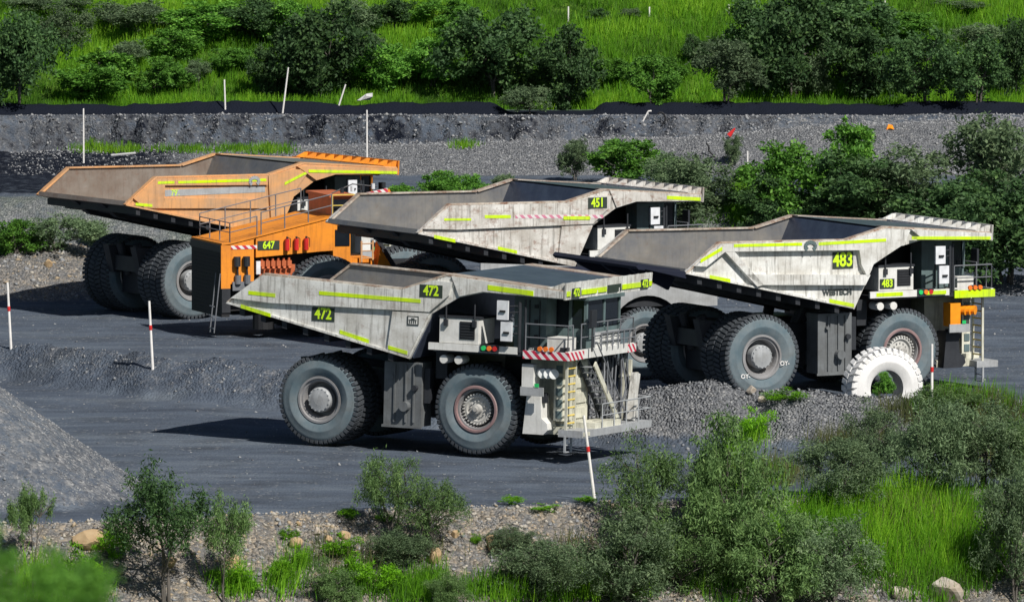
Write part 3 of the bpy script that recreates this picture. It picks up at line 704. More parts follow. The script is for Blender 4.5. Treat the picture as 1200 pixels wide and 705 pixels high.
text('panel_lettering', 'WESTECH', .33, M['ink'], B, (3.35, YN-.015, 4.44), sx=.95)
def arch(t, x, z, y):
    b = MB(); pts = []
    for k in range(13):
        a_ = R(-55+k*290/12); pts.append((x+.24*math.cos(a_), y, z+.17*math.sin(a_)))
    for p_, q_ in zip(pts, pts[1:]): b.bar(p_, q_, .03, .16, 0)
    b.build('emblem', M['grey_paint'] if t is not B else M['greygreen_shaded'], t)
arch(B, 1.9, 6.47, yb-.02)
b = MB(); b.prism([(-3.95, 5.46), (-6.0, 5.72), (-6.12, 5.85), (-6.0, 5.98), (-4.02, 5.66)], -3.7, 3.7, 0); b.prism([(-3.95, 5.3), (-5.7, 5.72), (-4.0, 5.6)], 3.7, 4.12, 0); b.prism([(-3.95, 5.3), (-5.7, 5.72), (-4.0, 5.6)], -4.12, -3.7, 0)
for y in (-2.4, 0, 2.4): b.prism([(-3.6, 5.2), (-3.9, 4.7), (-5.5, 5.5), (-5.8, 5.72), (-4.0, 5.45)], y-.1, y+.1, 0)
b.build('tail_extension', M['blacktank'], B)
# chalk marks on its near rear tyre
for x, z, s_ in ((-.85, 1.02, 'OY-'), (1.05, 1.5, 'OY-')): text('chalk_mark', s_, .26, M['pole'], B, (x, -3.70, z), bold=.004)
# --- white 451
ox, oy = solve(31, 573, 366)
D = haul_truck('haul_truck', 'rust stained white dump truck 451 in the middle, tray tail raised over the orange loader', (ox, oy, 0.0), R(31), '451', 'striped', G, paintk='white_rust')
strip(D, (-.6, 6.15), (.75, 6.1), YN-.13, .14); strip(D, (-2.7, 6.1), (-1.3, 6.05), YN-.13, .1)
b_ = YN-.13; hz = MB(); hz.prism([(1.0, 6.02), (5.6, 5.85), (5.6, 6.0), (1.0, 6.17)], b_-.01, b_, 0); hz.build('hazard_strip', M['hazard_pink'], D)
strip(D, (3.5, 5.94), (4.9, 5.89), YN-.145, .16); strip(D, (9.0, 6.66), (10.8, 6.52), YN-.08, .16)
strip(D, (-3.2, 5.36), (-2.1, 5.12), YN-.10); strip(D, (.1, 4.72), (1.1, 4.5), YN-.10)
plate_num(D, '451', 5.3, 6.55, YN-.13, 1.0, .5)
# --- orange 79
ox, oy = solve(33, 227, 329)
O = haul_truck('haul_truck', 'orange dump truck marked 79 at the far left, seen from its open tray end', (ox, oy, 0.0), R(33), '79', 'orange', G, paintk='orange_faded', inner='steel_brown')
strip(O, (-2.3, 6.50), (-1.4, 6.49), YN-.11, .12); strip(O, (-1.2, 6.48), (3.6, 6.42), YN-.11, .12); strip(O, (-3.5, 5.55), (-2.6, 5.45), YN-.11, .13)
strip(O, (4.6, 6.2), (5.9, 6.72), YN-.13, .13); strip(O, (5.9, 6.75), (10.8, 6.50), YN-.16, .13)
b = MB(); b.box(-1.85, 3.6, YN-.012, YN, 5.84, 6.14); b.build('faded_panel', M['grey_paint'], O)
text('number_text', "79'.", .42, M['lime_num'], O, (-1.3, YN-.02, 5.98), sx=.8, bold=.0)
arch(O, 2.95, 6.38, YN-.13)

# ------------------------------------------------------------------ front end loader 647
ox, oy = solve(20, 385, 347, -2.6, 1.85)
L = root('wheel_loader', 'orange wheel loader 647 with three red fire extinguishers on its engine housing', 'loader', (ox, oy, 0), R(20))
for x in (0, 5.2):
    for s in (-1, 1): wheel(L, x, s*2.1, 'rear', s, R0=1.85)
b = MB(); b.prism([(-4.4, 1.2), (-4.4, 2.6), (-3.3, 2.9), (3.2, 2.9), (3.2, 1.4)], -1.4, 1.4, 0); b.box(3.2, 6.5, -1.0, 1.0, 1.2, 3.2, 0)
b.box(-3.4, -.2, -1.7, 1.7, 2.5, 4.3, 0); b.tube((-2.9, -1.9, .4), (-2.9, -1.9, 1.9), .5, 14, 0); b.tube((0, -1.6, 1.85), (0, 1.6, 1.85), .5, 14, 0)
b.build('chassis', M['black'], L)
for s in (-1, 1):
    b = MB(); y0, y1 = (-2.2, -2.0) if s < 0 else (2.0, 2.2)
    b.prism([(-3.35, 3.68), (-.2, 3.88), (.35, 3.9), (.35, 5.38), (-3.35, 4.55)], y0, y1, 0)
    b.prism([(-4.6, 2.5), (-3.45, 2.5), (-3.45, 4.5), (-3.37, 4.55), (-4.6, 4.3)], y0, y1, 0); b.build('engine_housing', M['orange'], L)
b = MB(); b.prism([(-5.0, 4.28), (-4.6, 4.32), (.4, 5.42), (.4, 5.48), (-4.6, 4.40), (-5.0, 4.36)], -2.25, 2.25, 0); b.build('walkway', M['orange'], L)
b = MB(); b.box(-5.0, -4.62, -2.2, 2.2, 1.0, 4.27, 0)
for k in range(16): b.box(-5.02, -5.0, -1.9, 1.9, 1.1+k*.17, 1.15+k*.17, 0)
b.box(-5.06, -5.0, -2.2, 2.2, 3.95, 4.27, 2); b.box(-5.04, -4.6, -2.26, -2.2, 2.3, 4.27, 3); b.box(-5.0, -4.6, -2.26, -2.2, 1.2, 2.3, 2)  # dark lower side plate: shade below the housing put into its colour
b.build('radiator', [M['black'], M['darkframe'], M['darkframe'], M['orange']], L)
b = MB(); b.box(-4.55, -3.3, -2.22, -2.2, 4.08, 4.24); b.build('hazard_board', M['hazard'], L)
b = MB()
for x in (-4.3, -3.85):
    b.tube((x, -2.35, 3.3), (x, -2.35, 3.75), .16, 12, 0); b.tube((x, -2.35, 3.3), (x+.05, -2.3, 2.8), .05, 6, 0); b.tube((x+.05, -2.3, 2.5), (x+.05, -2.3, 2.9), .15, 10, 1)
b.box(-4.5, -3.5, -2.3, -2.2, 2.2, 2.6, 1); b.build('air_filter', [M['darkframe'], M['rail']], L)
b = MB()
for k in range(6):
    x = -3.0+k*.26; b.box(x-.1, x+.1, -2.1, -1.8, 3.25, 3.5, 0); b.tube((x, -2.15, 3.2), (x+.05, -1.9, 2.9), .07, 8, 0); b.tube((x, -2.0, 3.5), (x, -2.0, 3.62), .06, 8, 0)
b.box(-3.1, -1.4, -1.98, -1.72, 2.8, 3.3, 0); b.box(-3.3, -3.1, -2.1, -1.9, 2.9, 3.5, 1)
for k in range(8): b.tube((-3.2+k*.2, -2.05, 2.6), (-3.0+k*.22, -2.1, 2.85), .05, 6, 2)
b.build('engine', [M['copper'], M['mirror'], M['rail']], L)
plate_num(L, '647', -2.75, 4.22, -2.21, 1.05, .42)
for x in (-1.9, -1.45, -.98):
    b = MB(); b.tube((x, -2.34, 3.98), (x, -2.34, 4.5), .11, 12, 0); b.tube((x, -2.34, 4.5), (x, -2.34, 4.6), .05, 8, 1); b.path([(x, -2.36, 4.58), (x+.16, -2.36, 4.5), (x+.16, -2.36, 4.1)], .02, 5, 1); b.build('fire_extinguisher', [M['red'], M['black']], L)
b = MB(); b.box(.36, 1.2, -2.2, 2.2, 3.05, 5.3, 0); b.prism([(1.2, 3.0), (3.0, 3.0), (2.4, 3.5), (1.2, 3.5)], -1.9, 1.9, 0); b.prism([(2.4, 2.6), (3.6, 2.6), (2.7, 4.2)], -2.2, -1.4, 0)
b.box(.3, 3.4, -2.0, 2.0, 5.3, 5.42, 1)
b.build('frame', [M['orange'], M['darkframe']], L)
b = MB(); b.box(.45, 1.15, -2.23, -2.2, 4.1, 4.85); b.build('window', M['glass'], L)
b = MB(); b.box(.4, 1.5, -1.8, 1.4, 5.42, 6.3, 0); b.box(.3, 1.6, -1.9, 1.5, 6.3, 6.42, 0); cb = b.build('cab', M['copper'], L)
b = MB(); b.box(.5, 1.4, -1.82, -1.8, 5.55, 6.2); b.build('window', M['glass'], cb)
b = MB(); b.bar((1.5, -1.9, 6.2), (3.1, -1.9, 6.5), .15, .35, 0); b.build('hazard_board', M['hazard'], L)
b = MB()
for k in range(5): b.tube((.9+k*.5, -1.9, 6.5+k*.05), (.9+k*.5, -1.9, 6.75+k*.05), .09, 8, k % 2)
b.path([(.4, -1.9, 6.5), (1.4, -1.9, 6.9), (2.6, -1.9, 6.75)], .03, 5, 0); b.bar((3.1, -1.9, 6.6), (3.35, -1.9, 6.1), .1, .16, 2)
b.build('work_lights', [M['darkframe'], M['mirror'], M['orange']], L)
b = MB()
for x in (1.75, 2.3): b.bar((x, -2.15, 2.7), (x, -2.15, 4.3), .05, .08)
for k in range(5): b.tube((1.75, -2.15, 2.85+k*.33), (2.3, -2.15, 2.85+k*.33), .03)
b.build('ladder', M['orange_faded'], L)
b = MB()
for y in (-2.35, -2.6): b.bar((2.5, y, 4.25), (3.5, y, 2.7), .05, .14)
for k in range(6): b.box(2.5+k*.18, 2.7+k*.18, -2.6, -2.35, 4.05-k*.28, 4.08-k*.28)
b.build('staircase', M['darkframe'], L)
rails(L, [(-4.6, -2.2, 4.38), (-3.3, -2.2, 4.66)], h=.9); rails(L, [(-3.1, -2.2, 4.68), (.3, -2.2, 5.42)], h=1.05)
rails(L, [(-4.6, 2.2, 4.38), (.3, 2.2, 5.42)], h=1.05); rails(L, [(-4.6, -2.2, 4.38), (-4.6, 2.2, 4.38)], h=.9)
rails(L, [(.4, -2.0, 5.42), (3.4, -2.0, 5.42)], h=1.0, mat='yellow')
b = MB()
for z in (.5, 1.0, 1.5): b.tube((-5.4, -2.3, z), (-5.4, -1.7, z), .03)
for y in (-2.3, -1.7): b.tube((-5.4, y, .3), (-5.1, y, 3.0), .03)
b.build('rear_ladder', M['rail'], L)

# ------------------------------------------------------------------ water cart behind
ox, oy = solve(25, 757, 402, -3.6, 1.25)
X_ = root('water_truck', 'white skirted tanker with arched mudguard, mostly hidden behind the cab of truck 472', 'tanker truck', (ox, oy, -.35), R(25))
for x in (0, -5.5):
    for s in (-1, 1): wheel(X_, x, s*3.1, 'rear', s, R0=1.6)
arc = [(1.85*math.cos(R(k)), 1.85+1.85*math.sin(R(k))) for k in range(150, 20, -10)]
b = MB(); b.prism([(-4.6, 4.75), (3.4, 4.25), (3.4, 3.15), (1.9, 3.15)] + [(x, z) for x, z in arc[::-1]] + [(-1.9, 3.6), (-4.6, 3.9)], -3.75, -3.65, 0)
b.prism([(-4.6, 4.75), (3.4, 4.25), (3.4, 3.15), (-4.6, 3.9)], 3.65, 3.75, 0)
b.build('side_skirt', M['grey_paint'], X_)
b = MB(); b.prism([(-4.6, 4.70), (3.4, 4.20), (3.4, 4.02), (-4.6, 4.52)], -3.77, -3.755, 0); b.build('hazard_strip', M['hazard_pink'], X_)
b = MB(); b.box(-7.0, 3.2, -1.3, 1.3, 1.4, 3.0, 0); b.box(-4.4, 3.2, -3.5, 3.5, 3.2, 4.0, 0)
for x in (0, -5.5): b.lathe([(-2.6, .1), (-2.6, .6), (2.6, .6), (2.6, .1)], 16, 0, 'y', (x, 0, 1.8))
b.build('chassis', M['darkframe'], X_)
b = MB(); b.lathe([(-4.0, .1), (-3.95, .5), (-3.6, .75), (-3.3, .8), (2.6, .8), (3.0, .7), (3.1, .1)], 28, 0, 'x', (0, -1.5, 4.1)); b.build('water_tank', M['blacktank'], X_, smooth=True)
b = MB(); b.box(-1.6, -.7, -1.9, -1.3, 4.86, 5.02); b.build('hatch', M['rail_light'], X_)

# ------------------------------------------------------------------ white painted tyre standing on the berm's back
wt = tyre_mesh(1.66, 1.0, .76, .13, 34, 'tyre_white', 'tyre_white', 'spare_tyre')
ox, oy = solve(24, 1034, 452, 0, 1.7)
o = bpy.data.objects.new('spare_tyre', wt); C.objects.link(o); o.location = (ox, oy, 1.62); o.rotation_euler = (0, 0, R(26))
tag(o, 'huge white painted tyre standing upright in front of the right truck', 'tyre')

# ------------------------------------------------------------------ marker poles
def pole(u0, v0, u1, v1, label, band=True, r=.055, name='marker_post', grp='white marker posts'):
    x, y, z = place(u0, v0); k = F_PX/y
    L_ = math.hypot(u1-u0, v1-v0)/k; tilt = math.atan2(u1-u0, v0-v1)
    t = root(name, label, 'marker post', (x, y, z-.05), 0, grp); t.rotation_euler = (0, tilt, 0)
    b = MB(); b.tube((0, 0, -.2), (0, 0, L_), r, 8, 0, r2=r*.8); b.build('shaft', M['pole'], t)
    if band: b = MB(); b.lathe([(0, r*1.12), (.2, r*1.12)], 8, 0, 'y'); o = b.build('band', M['red'], t); o.rotation_euler = (R(90), 0, 0); o.location = (0, 0, L_*.58)
for a_ in [(13, 410, 9, 330, 'white post with red band on the berm at the far left edge', True),
           (179, 432, 175, 351, 'white red-banded post on the berm below the dark far wheels', True),
           (697, 586, 684, 484, 'leaning white red-banded post in front of truck 472 platform', True),
           (1092, 480, 1092, 402, 'white post with red band right of the white tyre', True),
           (1042, 456, 1043, 391, 'thin white post standing inside the outline of the white tyre', False),
           (98, 191, 98, 126, 'tall thin white post left of the orange truck tray on the gravel', False),
           (264, 129, 263, 93, 'short upright white post beside the gravel heap under the green hill', False),
           (331, 133, 338, 78, 'white post tilted right at the foot of the dark hillside bush', False),
           (397, 123, 405, 98, 'short white stake leaning right beside the bent tin sheet', False),
           (430, 188, 430, 128, 'white post against the cut face above the orange tray lip', False),
           (876, 207, 876, 176, 'short white post left of the bright green bush clump', False),
           (666, 26, 666, 7, 'small white peg high on the slope, left of its twin', False),
           (761, 23, 761, 8, 'small white peg high on the slope, right of its twin', False),
           (854, 17, 854, 5, 'small white peg high in the grass left of the big dark trees', False),
           (1037, 10, 1037, 0, 'white peg at the top edge above the big dark trees', False)]:
    u0, v0, u1, v1, lb, bd = a_
    pole(u0, v0, u1, v1, lb, bd, r=.062 if v0 > 300 else .05)
def clutter(u, v, name, label, cat, f, mat, dz=0):
    x, y, z = place(u, v); b = MB(); f(b); o = b.build(name, mat); o.location = (x, y-.15, z+dz); tag(o, label, cat); return o
clutter(427, 124, 'tin_sheet', 'bent pale sheet of metal on the dark bund above the cut face', 'scrap', lambda b: b.add([(-.4,0,.1),(.1,.1,.45),(.45,.1,.5),(.45,0,.3),(.1,-.1,.35),(-.2,-.1,.1),(-.4,.1,.05),(.3,.3,.1)], [(0,1,2,3,4,5),(0,5,6),(5,4,3,7)]), M['tin'], .2)
clutter(858, 161, 'traffic_cone', 'small red cone lying tipped against the cut face', 'cone', lambda b: b.tube((-.18, 0, .1), (.15, 0, .5), .14, 8, 0, r2=.04), M['red'])
clutter(1043, 152, 'scrap_bag', 'small orange scrap on the gravel at the upper right', 'scrap', lambda b: b.add([(-.2,0,0),(.22,0,.02),(.12,.1,.25),(-.1,.05,.3),(0,-.2,.1)], [(0,4,2,3),(4,1,2),(0,1,4)]), M['orangebox'])
clutter(757, 144, 'broken_post', 'broken white post leaning on the cut face beside a curl of hose', 'post', lambda b: b.path([(-.2, 0, 0), (.12, 0, .6), (.3, 0, .62)], .045), M['pole'])
clutter(770, 146, 'hose', 'dark curl of hose hanging on the cut face', 'hose', lambda b: b.path([(.2+.25*math.cos(a), 0, .3+.35*math.sin(a)) for a in np.linspace(-1.4, 2.4, 9)], .05), M['black'])
clutter(833, 183, 'dead_branch', 'dark crooked dead branch on the gravel ramp', 'branch', lambda b: b.path([(-.25, 0, .7), (-.1, 0, .5), (-.12, 0, .3), (.05, 0, .12), (.25, 0, -.1)], .05), M['black'])
clutter(146, 184, 'metal_rod', 'dark rod lying on the gravel left of the orange tray', 'rod', lambda b: b.tube((-.7, 0, .08), (.6, 0, .2), .06, 6), M['tin'])

# ------------------------------------------------------------------ boulders
def boulder(u, v, w_, h_, label, mat, seed):
    x, y, z = place(u, v); k = F_PX/y; r = random.Random(seed)
    import bmesh
    bm = bmesh.new(); bmesh.ops.create_icosphere(bm, subdivisions=3, radius=1)
    pl = [(Vector((r.uniform(-1, 1), r.uniform(-1, 1), r.uniform(-.6, 1))).normalized(), r.uniform(.55, .85)) for _ in range(11)]
    for vtx in bm.verts:
        for nrm, d_ in pl:
            e_ = vtx.co.dot(nrm)-d_
            if e_ > 0: vtx.co -= nrm*e_*.92
        vtx.co *= 1+.03*math.sin(vtx.co.x*9+seed)*math.cos(vtx.co.y*7)
    me = bpy.data.meshes.new('boulder'); bm.to_mesh(me); bm.free(); me.materials.append(mat)
    o = bpy.data.objects.new('boulder', me); C.objects.link(o); sx, sz = w_/k/1.6, h_/k/1.5
    o.scale = (sx, (sx+sz)/2, sz); o.location = (x, y, z+sz*.45); o.rotation_euler = (0, r.uniform(-.15, .15), 0)
    tag(o, label, 'boulder', 'boulders on the bank')
for i, q in enumerate([(108, 640, 40, 20, 'long tan boulder lying on the left bank, largest there', 'sand'), (199, 662, 16, 12, 'tan boulder beside the slender tree trunks at lower left', 'sand'),
    (262, 628, 10, 8, 'small pale rock just below the road edge, right of the twin trees', 'sand'), (275, 662, 17, 14, 'tan boulder above a tilted one, right of the twin trees', 'sand'), (272, 671, 24, 12, 'tilted orange tan slab right of the twin trees', 'sand'),
    (346, 640, 15, 12, 'tan cracked boulder in the middle of the bank beside a green tuft', 'sand'), (371, 627, 10, 9, 'pale square rock near the top of the middle bank', 'paleb'), (384, 634, 10, 7, 'small tan rock right of the pale square rock', 'sand'), (404, 632, 12, 10, 'tan rock left of the shaded hollow in the bank', 'sand'),
    (350, 615, 7, 5, 'tiny orange rock just under the road edge', 'sand'), (506, 632, 16, 16, 'pale upright boulder right of the feathery tree', 'paleb'), (516, 619, 9, 8, 'small pale rock above the upright boulder', 'paleb'),
    (510, 658, 14, 18, 'tan boulder below the pale upright one', 'sand'), (533, 630, 9, 9, 'tan rock right of the pale upright boulder', 'sand'), (574, 634, 12, 9, 'tan rock among rubble under the leaning post', 'sand'), (598, 636, 10, 8, 'flat tan rock nearest the shrubs below the post', 'sand'), (577, 645, 14, 11, 'broad tan rock low in the rubble below the post', 'sand'),
    (1108, 702, 38, 28, 'big pale boulder at the bottom right among the tall grass', 'paleb'), (1055, 700, 26, 14, 'low pale boulder left of the big one at the bottom right', 'paleb'), (1046, 682, 9, 12, 'small upright pale rock above the low one at the bottom right', 'paleb'), (970, 692, 12, 18, 'pinkish rock in the dark shrubs at the bottom', 'sand'),
    (72, 345, 0, 0, '', ''), (57, 312, 9, 10, 'pale tan rock on top of the mound left of the orange truck', 'sand'), (881, 462, 11, 9, 'pale rock on the berm below the far truck rear wheel', 'paleb'), (1098, 482, 8, 6, 'pale rock at the foot of the right marker post', 'paleb'), (893, 473, 9, 7, 'paler rock low on the berm under truck 483', 'paleb')]):
    if q[4]: boulder(q[0], q[1], q[2], q[3], q[4], M[q[5]], 50+i)

# ------------------------------------------------------------------ foliage
def leaf_mat(name, a, b, c, trans=.3):
    m, nt, bs = new_mat(name)
    at = N(nt, 'ShaderNodeAttribute'); at.attribute_name = 'tint'; sp = N(nt, 'ShaderNodeSeparateColor'); nt.links.new(at.outputs['Color'], sp.inputs[0])
    oi = N(nt, 'ShaderNodeObjectInfo')
    c0 = ramp(nt, sp.outputs[0], [(0, a), (.55, b), (1, c)])
    hs = N(nt, 'ShaderNodeHueSaturation'); nt.links.new(c0, hs.inputs['Color'])
    mr = N(nt, 'ShaderNodeMapRange'); nt.links.new(oi.outputs['Random'], mr.inputs[0]); mr.inputs[3].default_value = .75; mr.inputs[4].default_value = 1.25; nt.links.new(mr.outputs[0], hs.inputs['Value'])
    nt.links.new(hs.outputs[0], bs.inputs['Base Color']); bs.inputs['Roughness'].default_value = .6
    bs.inputs['Specular IOR Level'].default_value = .25
    tr = N(nt, 'ShaderNodeBsdfTranslucent'); nt.links.new(hs.outputs[0], tr.inputs[0])
    mx = N(nt, 'ShaderNodeMixShader'); mx.inputs[0].default_value = trans
    nt.links.new(bs.outputs[0], mx.inputs[1]); nt.links.new(tr.outputs[0], mx.inputs[2])
    nt.links.new(mx.outputs[0], nt.nodes['Material Output'].inputs[0]); return m
LM = {'dark': leaf_mat('leaf_dark', (.035, .080, .032), (.075, .155, .052), (.14, .25, .075)),
      'mid': leaf_mat('leaf_mid', (.055, .15, .025), (.12, .30, .04), (.22, .44, .06)),
      'dull': leaf_mat('leaf_dull', (.075, .125, .065), (.145, .22, .11), (.25, .34, .17)),
      'feather': leaf_mat('leaf_feather', (.075, .145, .05), (.15, .26, .085), (.26, .39, .13)),
      'bright': leaf_mat('leaf_bright', (.09, .24, .008), (.15, .38, .012), (.24, .48, .02)),
      'grass': leaf_mat('grass_blades', (.035, .10, .010), (.12, .32, .012), (.27, .50, .03), .35)}
bark = plain('bark', (.10, .09, .08), .9)
def quads_mesh(name, V, tint, mat):
    n = len(V); me = bpy.data.meshes.new(name); me.vertices.add(n*4); me.vertices.foreach_set('co', V.astype(np.float32).reshape(-1))
    me.loops.add(n*4); me.loops.foreach_set('vertex_index', np.arange(n*4, dtype=np.int32))
    me.polygons.add(n); me.polygons.foreach_set('loop_start', np.arange(0, n*4, 4, dtype=np.int32))
    me.update(calc_edges=True); a_ = me.color_attributes.new('tint', 'FLOAT_COLOR', 'POINT')
    cc = np.repeat(tint, 4); a_.data.foreach_set('color', np.stack([cc, cc, cc, cc*0+1], -1).astype(np.float32).reshape(-1))
    me.materials.append(mat); return me
def leaves(r, P, ln, wd, droop=0.0):
    n = len(P); d = r.normal(0, 1, (n, 3)); d[:, 2] -= droop; d /= np.linalg.norm(d, axis=1)[:, None]
    s = np.cross(d, r.normal(0, 1, (n, 3))); s /= np.linalg.norm(s, axis=1)[:, None]+1e-9
    l_ = (ln*r.uniform(.6, 1.3, n))[:, None]; w2 = (wd*r.uniform(.6, 1.3, n))[:, None]
    return np.stack([P, P+d*l_*.5+s*w2*.5, P+d*l_, P+d*l_*.5-s*w2*.5], 1)
def tree_variant(seed, kind, size=3.5, nc=16, nl=5200, ln=.26, wd=.12, base=.05, mat='dark', droop=0, spread=.5, cr=.17):
    """crown and trunk meshes filling a box size x size x size; foot at the origin"""
    r = np.random.default_rng(seed); cs = []
    while len(cs) < nc:
        p = r.uniform(-1, 1, 3)
        if .25 < np.linalg.norm(p) < 1 and abs(p[0]) > -1:
            cs.append(p)
    cs = np.array(cs); cz = base + (1-base)*(.5+.5*cs[:, 2]*.84)
    prof = np.sqrt(np.clip(1-((cz-(.5+base*.4))/.62)**2, .15, 1))
    cen = np.stack([cs[:, 0]*spread*.82*prof, cs[:, 1]*spread*.82*prof, cz*.94], -1)
    rad = cr*r.uniform(.55, 1.3, nc); ns_ = 9
    dd = r.normal(0, 1, (nc, ns_, 3)); dd[..., 2] += .25; dd /= np.linalg.norm(dd, axis=2)[..., None]
    sub = (cen[:, None]+dd*rad[:, None, None]*r.uniform(.35, 1.15, (nc, ns_, 1))).reshape(-1, 3)
    srad = np.repeat(rad, ns_)*r.uniform(.22, .5, nc*ns_)
    idx = r.choice(nc*ns_, nl, p=srad**1.7/np.sum(srad**1.7)); g = r.normal(0, .52, (nl, 3))
    P = sub[idx] + g*srad[idx][:, None]*(np.array([1, 1, 1.25]) if kind == 'feather' else np.array([1, 1, .8]))
    if kind == 'feather': P[:, 2] -= np.abs(r.normal(0, .03, nl))
    P[:, 2] = np.maximum(P[:, 2], .01)
    tint = np.clip(.45 + .45*(r.random(nc*ns_)[idx]-.5) + r.normal(0, .16, nl), 0, 1)
    cm = quads_mesh('crown', leaves(r, P*size, ln, wd, droop), tint, LM[mat])
    b = MB(); st = int(r.integers(2, 4)); R0_ = size*.015
    order = np.argsort(-cen[:, 2]); tops = [Vector(cen[order[i]])*size for i in range(st)]; paths = []
    for i in range(st):
        s0 = Vector((r.normal(0, .02), r.normal(0, .02), -.12))*size; tp = tops[i]
        pts = [s0] + [Vector((s0.x+(tp.x-s0.x)*f**1.3, s0.y+(tp.y-s0.y)*f**1.3, tp.z*f))+Vector(r.normal(0, .018, 3))*size for f in (.25, .5, .75)] + [tp]
        for j, (p_, q_) in enumerate(zip(pts, pts[1:])): b.tube(p_, q_, R0_*(1-.24*j), 6, 0, R0_*(1-.24*(j+1)), j == 0)
        paths.append(pts)
    for c_ in cen:
        tgt = Vector(c_)*size; best = None
        for pts in paths:
            for j in (1, 2, 3):
                if pts[j].z < tgt.z*.85:
                    d_ = (pts[j]-tgt).length
                    if best is None or d_ < best[0]: best = (d_, pts[j])
        if best:
            mid = best[1].lerp(tgt, .5)+Vector(r.normal(0, .025, 3))*size
            b.tube(best[1], mid, R0_*.5, 5, 0, R0_*.3, False); b.tube(mid, tgt, R0_*.3, 4, 0, R0_*.1, False)
    tm = b.mesh('trunk', [bark], True)
    return cm, tm, size
VAR = {}
VAR['dark'] = [tree_variant(100+i, 'bush', 3.5, 26, 11000, .17, .085, .03, 'dark') for i in range(5)]
VAR['dull'] = [tree_variant(110+i, 'bush', 3.5, 24, 8500, .17, .07, .03, 'dull') for i in range(4)]
VAR['mid'] = [tree_variant(120+i, 'bush', 3.0, 22, 8500, .15, .08, .02, 'mid') for i in range(4)]
VAR['feather'] = [tree_variant(130+i, 'feather', 4.0, 34, 8000, .17, .034, .34, 'feather', .7, .5, .12) for i in range(4)]
VAR['sapling'] = [tree_variant(180+i, 'feather', 4.0, 17, 8200, .14, .04, .36, 'dark' if i == 0 else 'feather', .5, .5, .12) for i in range(3)]
VAR['scrub'] = [tree_variant(140+i, 'bush', 4.0, 32, 13500, .16, .045, .03, 'dull', .2, .5, .17) for i in range(4)]
VAR['scrubg'] = [tree_variant(150+i, 'bush', 4.0, 32, 14000, .17, .045, .03, 'feather', .5, .5, .16) for i in range(4)]
VAR['tuft'] = [tree_variant(160+i, 'bush', 1.5, 10, 2600, .15, .03, .02, 'bright', -.8, .5, .2) for i in range(3)]
cnt = {}
def plant(u, v, w_, h_, kind, name, label, cat, group, y=None):
    x, yy, z = place(u, v) if y is None else (0, 0, 0)
    if y is not None:
        d = ray(u, v); x = d[0]*y/d[1]; yy = y; z = T(x, y)
    k = F_PX/yy; i = cnt.get(kind, 0); cnt[kind] = i+1
    cm, tm, size = VAR[kind][i % len(VAR[kind])]
    t = root(name, label, cat, (x, yy+.2, z-.04), random.uniform(0, 6.28) if kind not in ('feather', 'sapling') else random.uniform(-.6, .6), group)
    sw, sh = w_/k/size*(1.12 if v < 140 else 1.35 if v < 345 and u > 640 else 1.12), h_/k/size*(1.22 if 140 < v < 345 and u > 640 else 1.08)
    t.scale = (sw, sw, sh)
    for nm, me_ in (('crown', cm), ('trunk', tm)):
        o = bpy.data.objects.new(nm, me_); C.objects.link(o); o.parent = t
GH = 'bushes on the green hillside'
